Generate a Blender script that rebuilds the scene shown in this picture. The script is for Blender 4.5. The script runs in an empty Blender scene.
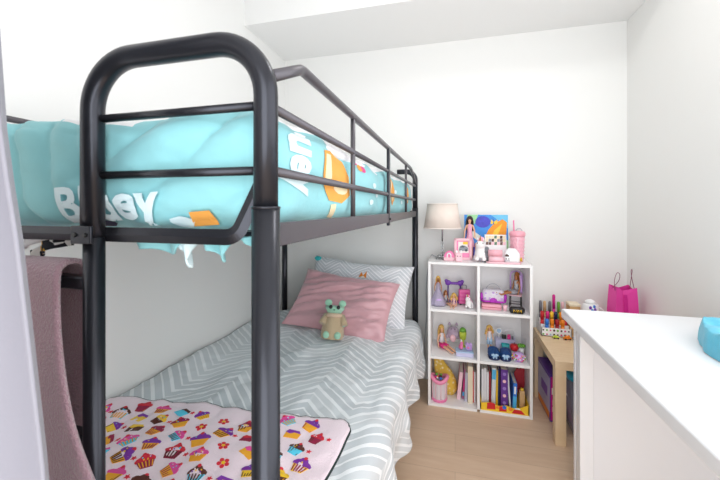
import bpy, bmesh, math, random
from mathutils import Vector, Matrix, Euler, noise
from mathutils.bvhtree import BVHTree
random.seed(7)
SC = bpy.context.scene
COL = SC.collection
PI = math.pi
def R(d): return math.radians(d)
V = Vector

# ------------------------------------------------------------------ materials
def lin(h):
    h = h.lstrip('#'); out = []
    for i in (0, 2, 4):
        c = int(h[i:i+2], 16)/255
        out.append(c/12.92 if c <= .04045 else ((c+.055)/1.055)**2.4)
    return (*out, 1)
MATS = {}
def mat(name, hx, rough=.5, metal=0, bump=0, scale=60, var=0, trans=0, coat=0, sheen=0, alpha=1):
    if name in MATS: return MATS[name]
    m = bpy.data.materials.new(name); m.use_nodes = True
    nt = m.node_tree; p = nt.nodes['Principled BSDF']
    c = lin(hx)
    p.inputs['Base Color'].default_value = c
    p.inputs['Roughness'].default_value = rough
    p.inputs['Metallic'].default_value = metal
    p.inputs['Transmission Weight'].default_value = trans
    p.inputs['Coat Weight'].default_value = coat
    p.inputs['Sheen Weight'].default_value = sheen
    p.inputs['Alpha'].default_value = alpha
    if bump or var:
        tc = nt.nodes.new('ShaderNodeTexCoord')
        n = nt.nodes.new('ShaderNodeTexNoise'); n.inputs['Scale'].default_value = scale; n.inputs['Detail'].default_value = 4
        nt.links.new(tc.outputs['Object'], n.inputs['Vector'])
        if bump:
            b = nt.nodes.new('ShaderNodeBump'); b.inputs['Strength'].default_value = bump; b.inputs['Distance'].default_value = .01
            nt.links.new(n.outputs['Fac'], b.inputs['Height']); nt.links.new(b.outputs['Normal'], p.inputs['Normal'])
        if var:
            mx = nt.nodes.new('ShaderNodeMixRGB')
            mx.inputs['Color1'].default_value = tuple(max(0, x*(1-var)) for x in c[:3])+(1,)
            mx.inputs['Color2'].default_value = tuple(min(1, x*(1+var)) for x in c[:3])+(1,)
            nt.links.new(n.outputs['Fac'], mx.inputs['Fac']); nt.links.new(mx.outputs['Color'], p.inputs['Base Color'])
    MATS[name] = m
    return m
def nodes_of(m): return m.node_tree.nodes, m.node_tree.links, m.node_tree.nodes['Principled BSDF']

M_wall = mat('wall paint', '#ECECEA', .75, bump=.03, scale=180)
M_ceil = mat('ceiling paint', '#EDEDEC', .8, bump=.02, scale=150)
M_trim = mat('trim paint', '#E8E9EA', .45)
M_shelf = mat('shelf laminate', '#F1F0F0', .38, bump=.01, scale=90)
M_desk = mat('desk laminate', '#F3F4F7', .28)
M_metal = mat('black bed metal', '#37383E', .28, metal=.7, bump=.02, scale=250)
M_grey = mat('grey bed metal', '#5E5B60', .36, metal=.6, bump=.02, scale=250)
M_chrome = mat('chrome', '#B8BABD', .15, metal=1)
M_acryl = mat('clear acrylic', '#F4F6F8', .05, trans=.9)
M_wht = mat('white plastic', '#F2F2F3', .35)
M_blk = mat('black plastic', '#141416', .4)
M_skin = mat('doll skin', '#E3AE8C', .45)
M_skin2 = mat('doll brown skin', '#B5764A', .45)
M_eye = mat('painted eye', '#20202A', .3)
M_lip = mat('painted lips', '#D0506A', .4)
M_blond = mat('blonde hair', '#D9AE5C', .45, bump=.5, scale=400, var=.25)
M_brun = mat('dark brown hair', '#2E1D1A', .4, bump=.5, scale=400, var=.25)
M_aub = mat('auburn hair', '#9A5A22', .45, bump=.5, scale=400, var=.25)
M_pink = mat('pink plastic', '#EE7FB0', .35)
M_pale = mat('pale pink plastic', '#F3C3CD', .35)
M_hot = mat('hot pink paper', '#E83FA5', .42)
M_hot2 = mat('magenta paper', '#D0148C', .42)
M_mag = mat('magenta', '#D6247E', .45)
M_purple = mat('purple plastic', '#7A3FB0', .4)
M_dpur = mat('deep purple', '#4B2A86', .45)
M_lil = mat('lilac plastic', '#C9A6E0', .4)
M_plil = mat('pale lilac', '#C8C6E4', .45)
M_red = mat('red', '#CE2029', .4)
M_dred = mat('dark red', '#A51A2B', .5)
M_org = mat('orange', '#F08A1E', .45)
M_yel = mat('yellow', '#F6C82C', .45)
M_cream = mat('cream', '#F0DDB8', .55)
M_tan = mat('tan card', '#CFA878', .7)
M_beige = mat('beige card', '#E6D9BF', .65)
M_green = mat('leaf green', '#6FAE3E', .45)
M_lime = mat('lime', '#C4D54A', .4)
M_blue = mat('bright blue', '#2B74D2', .4)
M_sky = mat('sky blue', '#4FB6E8', .4)
M_lblue = mat('light blue', '#A9C8E4', .45)
M_navy = mat('navy', '#1E2C5C', .5)
M_teal = mat('teal', '#2FB3B8', .4)
M_turq = mat('turquoise plastic', '#22A3C9', .35)
M_grn = mat('grey card', '#B9B9C0', .6)
M_dgrey = mat('dark grey', '#6E6E76', .5)
M_page = mat('page edges', '#EDEBE2', .8, bump=.3, scale=300)
M_gold = mat('gold', '#D8AE3C', .25, metal=.9)
M_dbr = mat('dark brown', '#4A2418', .5)
M_birch = None

def wood(name, c1, c2, stretch, rough, plank=None):
    m = bpy.data.materials.new(name); m.use_nodes = True
    N, L, p = nodes_of(m)
    tc = N.new('ShaderNodeTexCoord'); mp = N.new('ShaderNodeMapping'); mp.inputs['Scale'].default_value = stretch
    L.new(tc.outputs['Object'], mp.inputs['Vector'])
    n = N.new('ShaderNodeTexNoise'); n.inputs['Scale'].default_value = 3; n.inputs['Detail'].default_value = 6; n.inputs['Roughness'].default_value = .6
    L.new(mp.outputs['Vector'], n.inputs['Vector'])
    cr = N.new('ShaderNodeValToRGB'); cr.color_ramp.elements[0].position = .3; cr.color_ramp.elements[1].position = .72
    cr.color_ramp.elements[0].color = lin(c1); cr.color_ramp.elements[1].color = lin(c2)
    L.new(n.outputs['Fac'], cr.inputs['Fac'])
    col = cr.outputs['Color']
    if plank:
        br = N.new('ShaderNodeTexBrick'); br.inputs['Scale'].default_value = 1
        br.inputs['Brick Width'].default_value = plank[0]; br.inputs['Row Height'].default_value = plank[1]
        br.inputs['Mortar Size'].default_value = .0014; br.offset = .37
        br.inputs['Color1'].default_value = (1, 1, 1, 1); br.inputs['Color2'].default_value = (.95, .945, .94, 1); br.inputs['Mortar'].default_value = (.78, .75, .72, 1)
        L.new(tc.outputs['Object'], br.inputs['Vector'])
        mx = N.new('ShaderNodeMixRGB'); mx.blend_type = 'MULTIPLY'; mx.inputs['Fac'].default_value = 1
        L.new(col, mx.inputs['Color1']); L.new(br.outputs['Color'], mx.inputs['Color2']); col = mx.outputs['Color']
    L.new(col, p.inputs['Base Color']); p.inputs['Roughness'].default_value = rough
    return m
M_floor = wood('oak floor', '#D4B498', '#E0C4AA', (1.2, 9, 1), .42, (1.25, .145))
M_birch = wood('birch veneer', '#DDBF98', '#E8CFAC', (3, 22, 3), .45)

# ------------------------------------------------------------------ mesh builder
class B:
    def __init__(s): s.bm = bmesh.new(); s.mi = 0; s.uv = None
    def _f(s, vs, smooth):
        try: f = s.bm.faces.new(vs)
        except ValueError: return None
        f.material_index = s.mi; f.smooth = smooth; return f
    def loft(s, rings, closed=True, cap=True, smooth=True, loop=False):
        rr = [[s.bm.verts.new(p) for p in r] for r in rings]
        n = len(rr[0]); k = len(rr)
        for i in range(k if loop else k-1):
            a, b = rr[i], rr[(i+1) % k]
            for j in range(n if closed else n-1):
                s._f((a[j], a[(j+1) % n], b[(j+1) % n], b[j]), smooth)
        if cap and closed and not loop:
            s._f(list(reversed(rr[0])), False); s._f(rr[-1], False)
        return rr
    def box(s, c, d, bev=0, rot=None, seg=2):
        M = Matrix.Translation(V(c)) @ (Euler([R(a) for a in rot]).to_matrix().to_4x4() if rot else Matrix.Identity(4)) @ Matrix.Diagonal((d[0], d[1], d[2], 1))
        r = bmesh.ops.create_cube(s.bm, size=1, matrix=M); vs = r['verts']
        fs = set(f for v in vs for f in v.link_faces)
        for f in fs: f.material_index = s.mi
        if bev:
            es = list(set(e for v in vs for e in v.link_edges))
            r = bmesh.ops.bevel(s.bm, geom=es, offset=bev, segments=seg, profile=.5, affect='EDGES')
            for f in r['faces']: f.material_index = s.mi; f.smooth = True
    def bx(s, x0, x1, y0, y1, z0, z1, bev=0): s.box(((x0+x1)/2, (y0+y1)/2, (z0+z1)/2), (x1-x0, y1-y0, z1-z0), bev)
    def tube(s, pts, r, seg=14, cap=True, loop=False, smooth=True, flat=None):
        pts = [V(p) for p in pts]; n = len(pts); rings = []
        up = None
        for i, p in enumerate(pts):
            if loop: t = (pts[(i+1) % n]-pts[i-1]).normalized()
            else: t = (pts[min(i+1, n-1)]-pts[max(i-1, 0)]).normalized()
            if up is None:
                up = V((0, 0, 1)) if abs(t.z) < .9 else V((0, 1, 0))
            x = t.cross(up).normalized(); up = x.cross(t).normalized()
            rr = r[i] if isinstance(r, (list, tuple)) else r
            ra, rb = (rr, rr) if flat is None else (rr*flat[0], rr*flat[1])
            rings.append([p + x*(math.cos(a)*ra) + up*(math.sin(a)*rb) for a in [2*PI*k/seg for k in range(seg)]])
        return s.loft(rings, True, cap, smooth, loop)
    def cyl(s, a, b, r, r2=None, seg=20): s.tube([a, b], [r, r if r2 is None else r2], seg)
    def lathe(s, prof, c=(0, 0, 0), seg=24, sx=1, sy=1, wob=0, cap=True):
        c = V(c); rings = []
        for r, z in prof:
            rings.append([c + V((math.cos(a)*r*sx*(1+wob*math.sin(6*a)), math.sin(a)*r*sy*(1+wob*math.sin(6*a)), z)) for a in [2*PI*k/seg for k in range(seg)]])
        s.loft(rings, True, cap, True)
    def ell(s, c, rad, rot=None, seg=16, ring=10):
        M = Matrix.Translation(V(c)) @ (Euler([R(a) for a in rot]).to_matrix().to_4x4() if rot else Matrix.Identity(4)) @ Matrix.Diagonal((rad[0], rad[1], rad[2], 1))
        r = bmesh.ops.create_uvsphere(s.bm, u_segments=seg, v_segments=ring, radius=1, matrix=M)
        for f in set(f for v in r['verts'] for f in v.link_faces): f.material_index = s.mi; f.smooth = True
    def prism(s, poly, o, ax, ay, az, d, smooth=False):
        """polygon (2D list) in plane ax,ay at o, extruded d along az"""
        o, ax, ay, az = V(o), V(ax), V(ay), V(az)
        a = [o+ax*x+ay*y for x, y in poly]; b = [p+az*d for p in a]
        s.loft([a, b], True, True, smooth)
    def poly(s, pts): return s._f([s.bm.verts.new(p) for p in pts], False)
    def torus(s, c, R0, r, ax=(1, 0, 0), ay=(0, 0, 1), a0=0, a1=360, n=24, seg=10):
        c, ax, ay = V(c), V(ax), V(ay)
        full = abs(a1-a0) >= 359.9
        k = n if full else n+1
        s.tube([c+ax*(math.cos(t)*R0)+ay*(math.sin(t)*R0) for t in [R(a0+(a1-a0)*i/n) for i in range(k)]], r, seg, loop=full)
    def build(s, name, mats, parent=None, loc=(0, 0, 0), rz=0):
        me = bpy.data.meshes.new(name)
        bmesh.ops.recalc_face_normals(s.bm, faces=s.bm.faces[:])
        s.bm.to_mesh(me); s.bm.free()
        for m in (mats if isinstance(mats, (list, tuple)) else [mats]): me.materials.append(m)
        o = bpy.data.objects.new(name, me); COL.objects.link(o)
        if parent: o.parent = parent
        else: o.location = loc; o.rotation_euler = (0, 0, R(rz))
        return o

def tag(o, label, cat, group=None, kind=None):
    o['label'] = label; o['category'] = cat
    if group: o['group'] = group
    if kind: o['kind'] = kind
    return o
def thing(name, label, cat, loc=(0, 0, 0), rz=0, group=None, rot=None):
    o = bpy.data.objects.new(name, None); COL.objects.link(o); o.empty_display_size = .05
    o.location = loc; o.rotation_euler = rot if rot else (0, 0, R(rz))
    return tag(o, label, cat, group)
def struct(name, b, m):
    o = b.build(name, m); o['kind'] = 'structure'; return o
def fillet(pts, r, n=8):
    pts = [V(p) for p in pts]; out = [pts[0]]
    for i in range(1, len(pts)-1):
        a, b, c = pts[i-1], pts[i], pts[i+1]
        d1, d2 = (a-b), (c-b); ri = r[i-1] if isinstance(r, (list, tuple)) else r
        ang = d1.angle(d2); tl = min(ri/math.tan(ang/2), d1.length*.49, d2.length*.49)
        p0, p2 = b+d1.normalized()*tl, b+d2.normalized()*tl
        rr = tl*math.tan(ang/2); bis = (d1.normalized()+d2.normalized()).normalized(); cen = b+bis*(rr/math.sin(ang/2))
        v0, v2 = p0-cen, p2-cen; tot = v0.angle(v2)
        for k in range(n+1):
            t = k/n
            out.append(cen + (v0*math.sin((1-t)*tot)+v2*math.sin(t*tot))/math.sin(tot))
    out.append(pts[-1]); return out
def smooth_path(pts, n=6):
    pts = [V(p) for p in pts]; out = []
    for i in range(len(pts)-1):
        p0, p1, p2, p3 = pts[max(i-1, 0)], pts[i], pts[i+1], pts[min(i+2, len(pts)-1)]
        for k in range(n):
            t = k/n
            out.append(.5*((2*p1)+(p2-p0)*t+(2*p0-5*p1+4*p2-p3)*t*t+(3*p1-p0-3*p2+p3)*t**3))
    out.append(pts[-1]); return out
def fbm(p, o=3): return noise.fractal(V(p), 1.0, 2.0, o)
def n1(*p): return noise.noise(V(p))

# ------------------------------------------------------------------ room
XL, XR, YB, YF = -1.34, 1.065, 2.64, -.85
ZC, ZS, YS = 2.78, 2.45, 2.06
b = B(); b.bx(XL-.1, XR+.1, YF-.1, YB+.1, -.1, 0); struct('floor', b, M_floor)
b = B(); b.bx(XL-.1, XR+.1, YF-.1, YB+.1, ZC, ZC+.1); struct('ceiling', b, M_ceil)
b = B(); b.bx(XL, XR, YS, YB, ZS, ZC); struct('trim_1', b, M_ceil)
b = B(); b.bx(XL-.1, XL, YF-.1, YB+.1, 0, ZC); struct('wall_left', b, M_wall)
b = B(); b.bx(XL, XR, YB, YB+.1, 0, ZC); struct('wall_back', b, M_wall)
FX0, FX1, FZ0, FZ1 = -.45, .95, .10, 2.2        # unseen opening added behind the camera for the fill light
b = B(); b.bx(XL, FX0, YF-.1, YF, 0, ZC); b.bx(FX1, XR, YF-.1, YF, 0, ZC); b.bx(FX0, FX1, YF-.1, YF, 0, FZ0); b.bx(FX0, FX1, YF-.1, YF, FZ1, ZC); struct('wall_front', b, M_wall)
b = B()
for x in (FX0+.03, (FX0+FX1)/2, FX1-.03): b.bx(x-.03, x+.03, YF-.08, YF-.02, FZ0, FZ1)
b.bx(FX0, FX1, YF-.08, YF-.02, FZ0, FZ0+.06); b.bx(FX0, FX1, YF-.08, YF-.02, FZ1-.06, FZ1)
struct('fill_opening_frame', b, M_trim)  # frame of the added fill-light opening, out of view
WY0, WY1, WZ0, WZ1 = -.70, 1.45, .84, 2.35     # window in the right wall, above the desk
b = B()
b.bx(XR, XR+.1, YF-.1, WY0, 0, ZC); b.bx(XR, XR+.1, WY1, YB+.1, 0, ZC); b.bx(XR, XR+.1, WY0, WY1, 0, WZ0); b.bx(XR, XR+.1, WY0, WY1, WZ1, ZC)
struct('wall_right', b, M_wall)
b = B()
for y in (WY0+.025, (WY0+WY1)/2, WY1-.025): b.bx(XR+.02, XR+.08, y-.025, y+.025, WZ0, WZ1)
b.bx(XR+.02, XR+.08, WY0, WY1, WZ0, WZ0+.05); b.bx(XR+.02, XR+.08, WY0, WY1, WZ1-.05, WZ1)
struct('window_1', b, M_trim)
for nm, x0, x1, y0, y1 in (('baseboard_back', XL, XR, YB-.014, YB), ('baseboard_left', XL, XL+.014, YF, YB-.014), ('baseboard_right', XR-.014, XR, YF, YB-.014)):
    b = B(); b.bx(x0, x1, y0, y1, 0, .10, .004); struct(nm, b, M_trim)

# ------------------------------------------------------------------ bunk bed
BXR, BXL, BY0, BY1 = -.268, -1.262, .467, 2.48
LX = -.597                                   # ladder leg that carries the hoop
EYE = 1.25
ZT = EYE+.249
bed = thing('bunk_bed', 'black metal tube bunk bed against the left wall with guard rails', 'bunk bed', (0, 0, 0))
b = B()
b.tube(fillet([(BXR, BY0, 1.245), (BXR, BY0, ZT), (LX, BY0, ZT), (LX, BY0, 1.19)], .085, 12), .0178, 20)
b.build('end_hoop', M_metal, bed)
b = B(); b.cyl((BXR, BY0, 0.0), (BXR, BY0, 1.252), .0205, seg=28); b.torus((BXR, BY0, 1.2505), .0193, .0022, (1, 0, 0), (0, 1, 0), seg=8); b.build('post', M_metal, bed)
b = B(); b.cyl((LX+.003, BY0, 0.0), (LX+.003, BY0, 1.20), .0160, seg=24); b.build('ladder_leg', M_metal, bed)
b = B(); b.cyl((LX-.35, BY0, 0.0), (LX-.35, BY0, 1.20), .0163, seg=24); b.build('ladder_leg', M_metal, bed)
b = B(); b.tube(fillet([(LX-.35, BY0, 1.19), (LX-.35, BY0, ZT), (BXL, BY0, ZT), (BXL, BY0, 1.245)], .085, 10), .0178, 18); b.build('end_hoop', M_metal, bed)
b = B(); b.cyl((BXL, BY0, 0), (BXL, BY0, 1.252), .0205, seg=20); b.build('post', M_metal, bed)
for dz in (.152, .0555):
    b = B(); b.cyl((LX, BY0+.004, EYE+dz), (BXR, BY0+.004, EYE+dz), .0068, seg=14); b.build('hoop_bar', M_metal, bed)
# flat end rail, turned up beside the right post
b = B()
path = fillet([(BXL, BY0+.012, 1.2045), (BXR-.058, BY0+.012, 1.2045), (BXR-.014, BY0+.022, 1.30)], .03, 8)
b.tube(path, .0125, 4, flat=(.45, 1.0), smooth=False)
b.build('end_rail', M_metal, bed)
b = B(); b.box((LX+.0, BY0-.0185, 1.2055), (.044, .006, .030), .002)
br = b.build('bracket', M_metal, bed)
for dx in (-.011, .011):
    b = B(); b.tube([(LX+dx, BY0-.0215, 1.2055), (LX+dx, BY0-.0245, 1.2055)], [.0042, .003], 12); b.build('bolt', M_blk, br)
for z in (1.123, .855, .585, .315):
    b = B(); b.box((LX-.175, BY0, z), (.35, .026, .022), .004); b.build('rung', M_metal, bed)
# far end
b = B(); b.cyl((BXR, BY1, 0), (BXR, BY1, 1.252), .0205, seg=24)
b.tube(fillet([(BXR, BY1, 1.25), (BXR, BY1, ZT+.004), (BXR-.125, BY1, ZT+.004)], .085, 12), .0178, 18)
b.build('post', M_metal, bed)
b = B(); b.cyl((BXL, BY1, 0), (BXL, BY1, 1.40), .0205, seg=24); b.build('post', M_metal, bed)
b = B(); b.bx(BXL, BXR, BY1-.012, BY1+.012, 1.19, 1.23); b.build('end_rail', M_metal, bed)
# long sides of the upper bunk
for x, nm in ((BXR, 'side_rail'), (BXL, 'side_rail')):
    b = B(); b.bx(x-.008, x+.008, BY0+.016, BY1-.016, 1.191, 1.2275, .002); b.build(nm, M_grey, bed)
b = B(); b.tube(fillet([(BXR, BY0+.012, EYE+.197), (BXR, .59, ZT), (BXR, 2.20, ZT), (BXR, 2.33, ZT-.02), (BXR, BY1, EYE+.16)], .05, 6), .0095, 14); b.build('guard_rail', M_grey, bed)
for dz in (.152, .0565):
    b = B(); b.cyl((BXR, BY0+.012, EYE+dz), (BXR, BY1, EYE+dz), .0075, seg=14); b.build('guard_bar', M_grey, bed)
for y in (.926, 2.0):
    b = B(); b.cyl((BXR, y, 1.215), (BXR, y, ZT), .0068, seg=12); b.build('guard_post', M_grey, bed)
b = B(); b.box((BXR+.004, 1.437, (1.178+ZT)/2), (.012, .026, ZT-1.178), .003)
gp = b.build('guard_post', M_metal, bed)
b = B(); b.tube([(BXR+.0095, 1.437, 1.205), (BXR+.0145, 1.437, 1.205)], [.006, .004], 12); b.build('bolt', M_blk, gp)
b = B(); b.tube(fillet([(BXL, BY0, EYE+.19), (BXL, .58, ZT+.012), (BXL, BY1-.1, ZT+.012), (BXL, BY1, EYE+.15)], .05, 5), .0095, 12); b.build('guard_rail', M_grey, bed)
# lower bunk frame
for x in (BXR, BXL):
    b = B(); b.bx(x-.008, x+.008, BY0+.016, BY1-.016, .24, .28); b.build('side_rail', M_grey, bed)
b = B(); b.bx(BXL, BXR, BY0-.01, BY0+.01, .24, .28); b.build('end_rail', M_metal, bed)
for i in range(10):
    y = .6+i*.2
    for z in (.268, 1.20):
        b = B(); b.bx(BXL+.008, BXR-.008, y-.02, y+.02, z-.006, z+.006); b.build('slat', M_metal, bed)

# ------------------------------------------------------------------ fabrics
def chevron_mat(name, ua, vper, amp, grey, light, white):
    m = bpy.data.materials.new(name); m.use_nodes = True
    N, L, p = nodes_of(m); p.inputs['Roughness'].default_value = .85; p.inputs['Sheen Weight'].default_value = .15
    uv = N.new('ShaderNodeUVMap'); sx = N.new('ShaderNodeSeparateXYZ'); L.new(uv.outputs['UV'], sx.inputs[0])
    def M(op, a, b2=None, c=None):
        n = N.new('ShaderNodeMath'); n.operation = op
        for i, q in enumerate((a, b2, c)):
            if q is None: continue
            if isinstance(q, (int, float)): n.inputs[i].default_value = q
            else: L.new(q, n.inputs[i])
        return n.outputs[0]
    tri = M('PINGPONG', sx.outputs['X'], ua)
    t = M('DIVIDE', M('ADD', sx.outputs['Y'], M('MULTIPLY', tri, amp)), vper)
    fr = M('FRACT', t); cell = M('FLOOR', t); colid = M('FLOOR', M('DIVIDE', sx.outputs['X'], ua))
    wn = N.new('ShaderNodeTexWhiteNoise'); wn.noise_dimensions = '2D'
    cb = N.new('ShaderNodeCombineXYZ'); L.new(cell, cb.inputs[0]); L.new(M('FLOOR', M('DIVIDE', sx.outputs['X'], ua*2)), cb.inputs[1]); L.new(cb.outputs[0], wn.inputs['Vector'])
    r = N.new('ShaderNodeValToRGB'); r.color_ramp.interpolation = 'CONSTANT'
    r.color_ramp.elements[0].color = lin(grey); r.color_ramp.elements[1].position = .55; r.color_ramp.elements[1].color = lin(light)
    L.new(wn.outputs['Value'], r.inputs['Fac'])
    line = M('MAXIMUM', M('LESS_THAN', fr, .20), M('LESS_THAN', M('ABSOLUTE', M('SUBTRACT', fr, .62)), .05))
    edge = M('LESS_THAN', M('ABSOLUTE', M('SUBTRACT', M('FRACT', M('DIVIDE', sx.outputs['X'], ua)), .5)), .0)
    mx = N.new('ShaderNodeMixRGB'); L.new(line, mx.inputs['Fac']); L.new(r.outputs['Color'], mx.inputs['Color1']); mx.inputs['Color2'].default_value = lin(white)
    L.new(mx.outputs['Color'], p.inputs['Base Color'])
    return m
M_chev = chevron_mat('chevron bedding', .19, .10, .95, '#C4C9CD', '#D0D4D7', '#EBEDEF')
M_chev2 = chevron_mat('chevron pillowcase', .11, .05, .7, '#CDCFD4', '#D7D8DC', '#EEEEF1')
def cloth_mat(name, hx, bump=.25, scale=90, sheen=.3, rough=.8, var=.05): return mat(name, hx, rough, bump=bump, scale=scale, sheen=sheen, var=var)

def grid_obj(name, fn, nu, nv, m, parent=None, uvf=None, solid=0, loc=(0, 0, 0)):
    bm = bmesh.new(); vs = [[bm.verts.new(fn(i/nu, j/nv)) for j in range(nv+1)] for i in range(nu+1)]
    ul = bm.loops.layers.uv.new('UVMap')
    for i in range(nu):
        for j in range(nv):
            f = bm.faces.new((vs[i][j], vs[i+1][j], vs[i+1][j+1], vs[i][j+1])); f.smooth = True
            for l, (a, c) in zip(f.loops, ((i, j), (i+1, j), (i+1, j+1), (i, j+1))): l[ul].uv = uvf(a/nu, c/nv) if uvf else (a/nu, c/nv)
    me = bpy.data.meshes.new(name); bm.to_mesh(me); bm.free()
    for q in (m if isinstance(m, (list, tuple)) else [m]): me.materials.append(q)
    o = bpy.data.objects.new(name, me); COL.objects.link(o)
    if parent: o.parent = parent
    else: o.location = loc
    if solid:
        md = o.modifiers.new('thick', 'SOLIDIFY'); md.thickness = solid; md.offset = -1
    return o

# lower mattress
def slab(x0, x1, y0, y1, z0, z1, r, cuts=0):
    b = B(); b.bx(x0, x1, y0, y1, z0, z1, r); return b
o = slab(-1.245, -.295, .50, 2.44, .275, .44, .03).build('mattress', mat('mattress ticking', '#E6E6E4', .8, bump=.2))
tag(o, 'white mattress on the lower bunk hidden beneath the chevron duvet', 'mattress')
# lower duvet: cross-section runs from the wall side over the top and down the open side
XW = -1.318
def low_top(x, y):
    puff = .018*fbm((x*2.2, y*1.8, 3), 3) + .013*fbm((x*7, y*3+x*4, 1), 3) + .004*fbm((x*16-y*9, y*14, 4), 2)
    return .488 + puff + .012*math.sin((x+1.3)*3)
def duvet_pt(u, v):
    s = u*1.50; y = .49 + v*1.95
    wid = 1.02; rad = .075
    if s < wid:
        x = XW+s; return V((x, y, low_top(x, y)))
    arc = rad*PI/2
    zt = low_top(XW+wid, y)
    fold = .022*math.sin(y*17+2.5*n1(y*3, 1, 0)) + .016*n1(y*9, 2, 7)
    if s < wid+arc:
        a = (s-wid)/rad; k = (s-wid)/arc
        return V((XW+wid+math.sin(a)*rad + fold*k*.5, y, zt-rad*(1-math.cos(a))))
    d = s-wid-arc; L = 1.50-wid-arc
    k = d/L
    drop = (.19+.03*math.sin(y*5+1)+.02*n1(y*6, 5, 5))
    drop += .09*max(0, v-.6)
    return V((XW+wid+rad+.012*k+fold*(.5+.9*k)+.012*n1(y*14, k*3, 2), y, zt-rad-drop*k))
duv = grid_obj('duvet', duvet_pt, 120, 150, M_chev, uvf=lambda u, v: (u*1.5, v*1.95), solid=.02)
tag(duv, 'grey and white chevron duvet spread over the lower bunk, draped to the floor side', 'duvet')

# cupcake fleece blanket
M_fleece = mat('pale pink fleece', '#F6E0E9', .95, bump=.5, scale=260, sheen=.5, var=.03)
cup = [M_fleece, M_yel, mat('cake pink', '#E64F9C', .8), mat('cake purple', '#7E2FA0', .8), mat('cake turquoise', '#5AD0EC', .8), mat('cake plum', '#9A1C44', .8),
       mat('cake red', '#D52A3C', .8), mat('cake choc', '#5B2C20', .8), mat('cake amber', '#F0A92C', .8), mat('hem thread', '#23302F', .8)]
def blk_z(x, y): return low_top(x, y)+.013 + .006*fbm((x*5, y*6, 9), 2)
BX0, BX1, BYa, BYb = -1.30, -.352, .50, 1.185
def blk_edge(x): return BYb+.02+.11*(x-BX1)/.9+.012*math.sin(x*6+1)+.006*n1(x*8, 2, 2)
def blanket_outline(u, v):
    x = BX0+u*(BX1-BX0); ye = blk_edge(x)
    k = max(0, (u-.93)/.07); ye -= .055*(1-math.sqrt(max(0, 1-k*k)))
    y = BYa+v*(ye-BYa); x += .012*math.sin(y*7)*u
    return V((x, y, blk_z(x, y)))
blanket = grid_obj('throw_blanket', blanket_outline, 80, 60, cup, solid=.012)
tag(blanket, 'pale pink fleece blanket printed with cupcakes across the foot of the lower bunk', 'blanket')
bm = bmesh.new(); bm.from_mesh(blanket.data)
def motif(pts, cx, cy, ang, s, mi, lift):
    ca, sa = math.cos(ang), math.sin(ang)
    q = []
    for px, py in pts:
        x, y = cx+(px*ca-py*sa)*s, cy+(px*sa+py*ca)*s
        q.append(bm.verts.new((x, y, blk_z(x, y)+lift)))
    try:
        f = bm.faces.new(q); f.material_index = mi
    except ValueError: pass
def circ(cx, cy, rx, ry, n=10, a0=0, a1=360): return [(cx+rx*math.cos(R(a0+(a1-a0)*i/n)), cy+ry*math.sin(R(a0+(a1-a0)*i/n))) for i in range(n)]
wrapc, frost = [(8, 2), (4, 2), (1, 3), (5, 6), (8, 5), (4, 7), (8, 3), (7, 1)], None
k = 0; rows = 12
for r_ in range(rows):
    for c_ in range(12):
        cx = BX0+.05+c_*.086+(r_ % 2)*.043; cy = BYa+.03+r_*.060
        if cx > BX1-.042 or cy > blk_edge(cx)-.038: continue
        if cx > BX1-.08 and cy > BYb-.07: continue
        ang = random.uniform(-.5, .5)+(.6 if k % 3 == 0 else -.1); s = .00098*random.uniform(.85, 1.1)
        if k % 9 == 4:
            for a in range(5): motif(circ(13*math.cos(a*1.257), 13*math.sin(a*1.257), 7, 7, 8), cx, cy, ang, s, 6, .0015)
            motif(circ(0, 0, 6, 6, 8), cx, cy, ang, s, 1, .002)
        else:
            w, f = wrapc[(k*5+r_) % 8]
            if k % 5 == 2:
                motif([(-26, -14), (22, -20), (30, 4), (-20, 12)], cx, cy, ang, s, w, .0015)
                motif([(-22, 10), (-8, 2), (8, 8), (29, 2), (24, 14), (-12, 22)], cx, cy, ang, s, f, .002)
            else:
                motif([(-17, -26), (17, -26), (26, 2), (-26, 2)], cx, cy, ang, s, w, .0015)
                motif([(-29, 2), (29, 2), (30, 10), (22, 18), (14, 20), (9, 28), (-8, 29), (-14, 21), (-24, 18), (-31, 9)], cx, cy, ang, s, f, .002)
                motif(circ(0, 29, 6, 6, 8), cx, cy, ang, s, 6, .0025)
                for q in range(-2, 3): motif([(q*8-1.6, -24), (q*8+1.6, -24), (q*10+1.6, 0), (q*10-1.6, 0)], cx, cy, ang, s, (8, 5, 7)[k % 3], .002)
                for q in range(5): motif(circ(random.uniform(-18, 18), random.uniform(6, 18), 2.4, 2.4, 6), cx, cy, ang, s, random.choice((1, 4, 0, 3)), .0026)
        k += 1
        # little stars and hearts between
        if k % 3 == 0:
            sx_, sy_ = cx+.043, cy+.0
            if sx_ < BX1-.03 and sy_ < blk_edge(sx_)-.02: motif([(10*math.cos(a*PI/5)*(1 if a % 2 == 0 else .45), 10*math.sin(a*PI/5)*(1 if a % 2 == 0 else .45)) for a in range(10)], sx_, sy_, .3, .0009, 6, .0015)
bm.to_mesh(blanket.data); bm.free()
b = B()
hem = [blanket_outline(i/60, 1)+V((0, .001, -.004)) for i in range(61)]+[blanket_outline(1, 1-j/40)+V((.001, 0, -.004)) for j in range(1, 41)]
b.tube(hem, .0042, 6); b.build('hem', cup[9], blanket)

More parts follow.
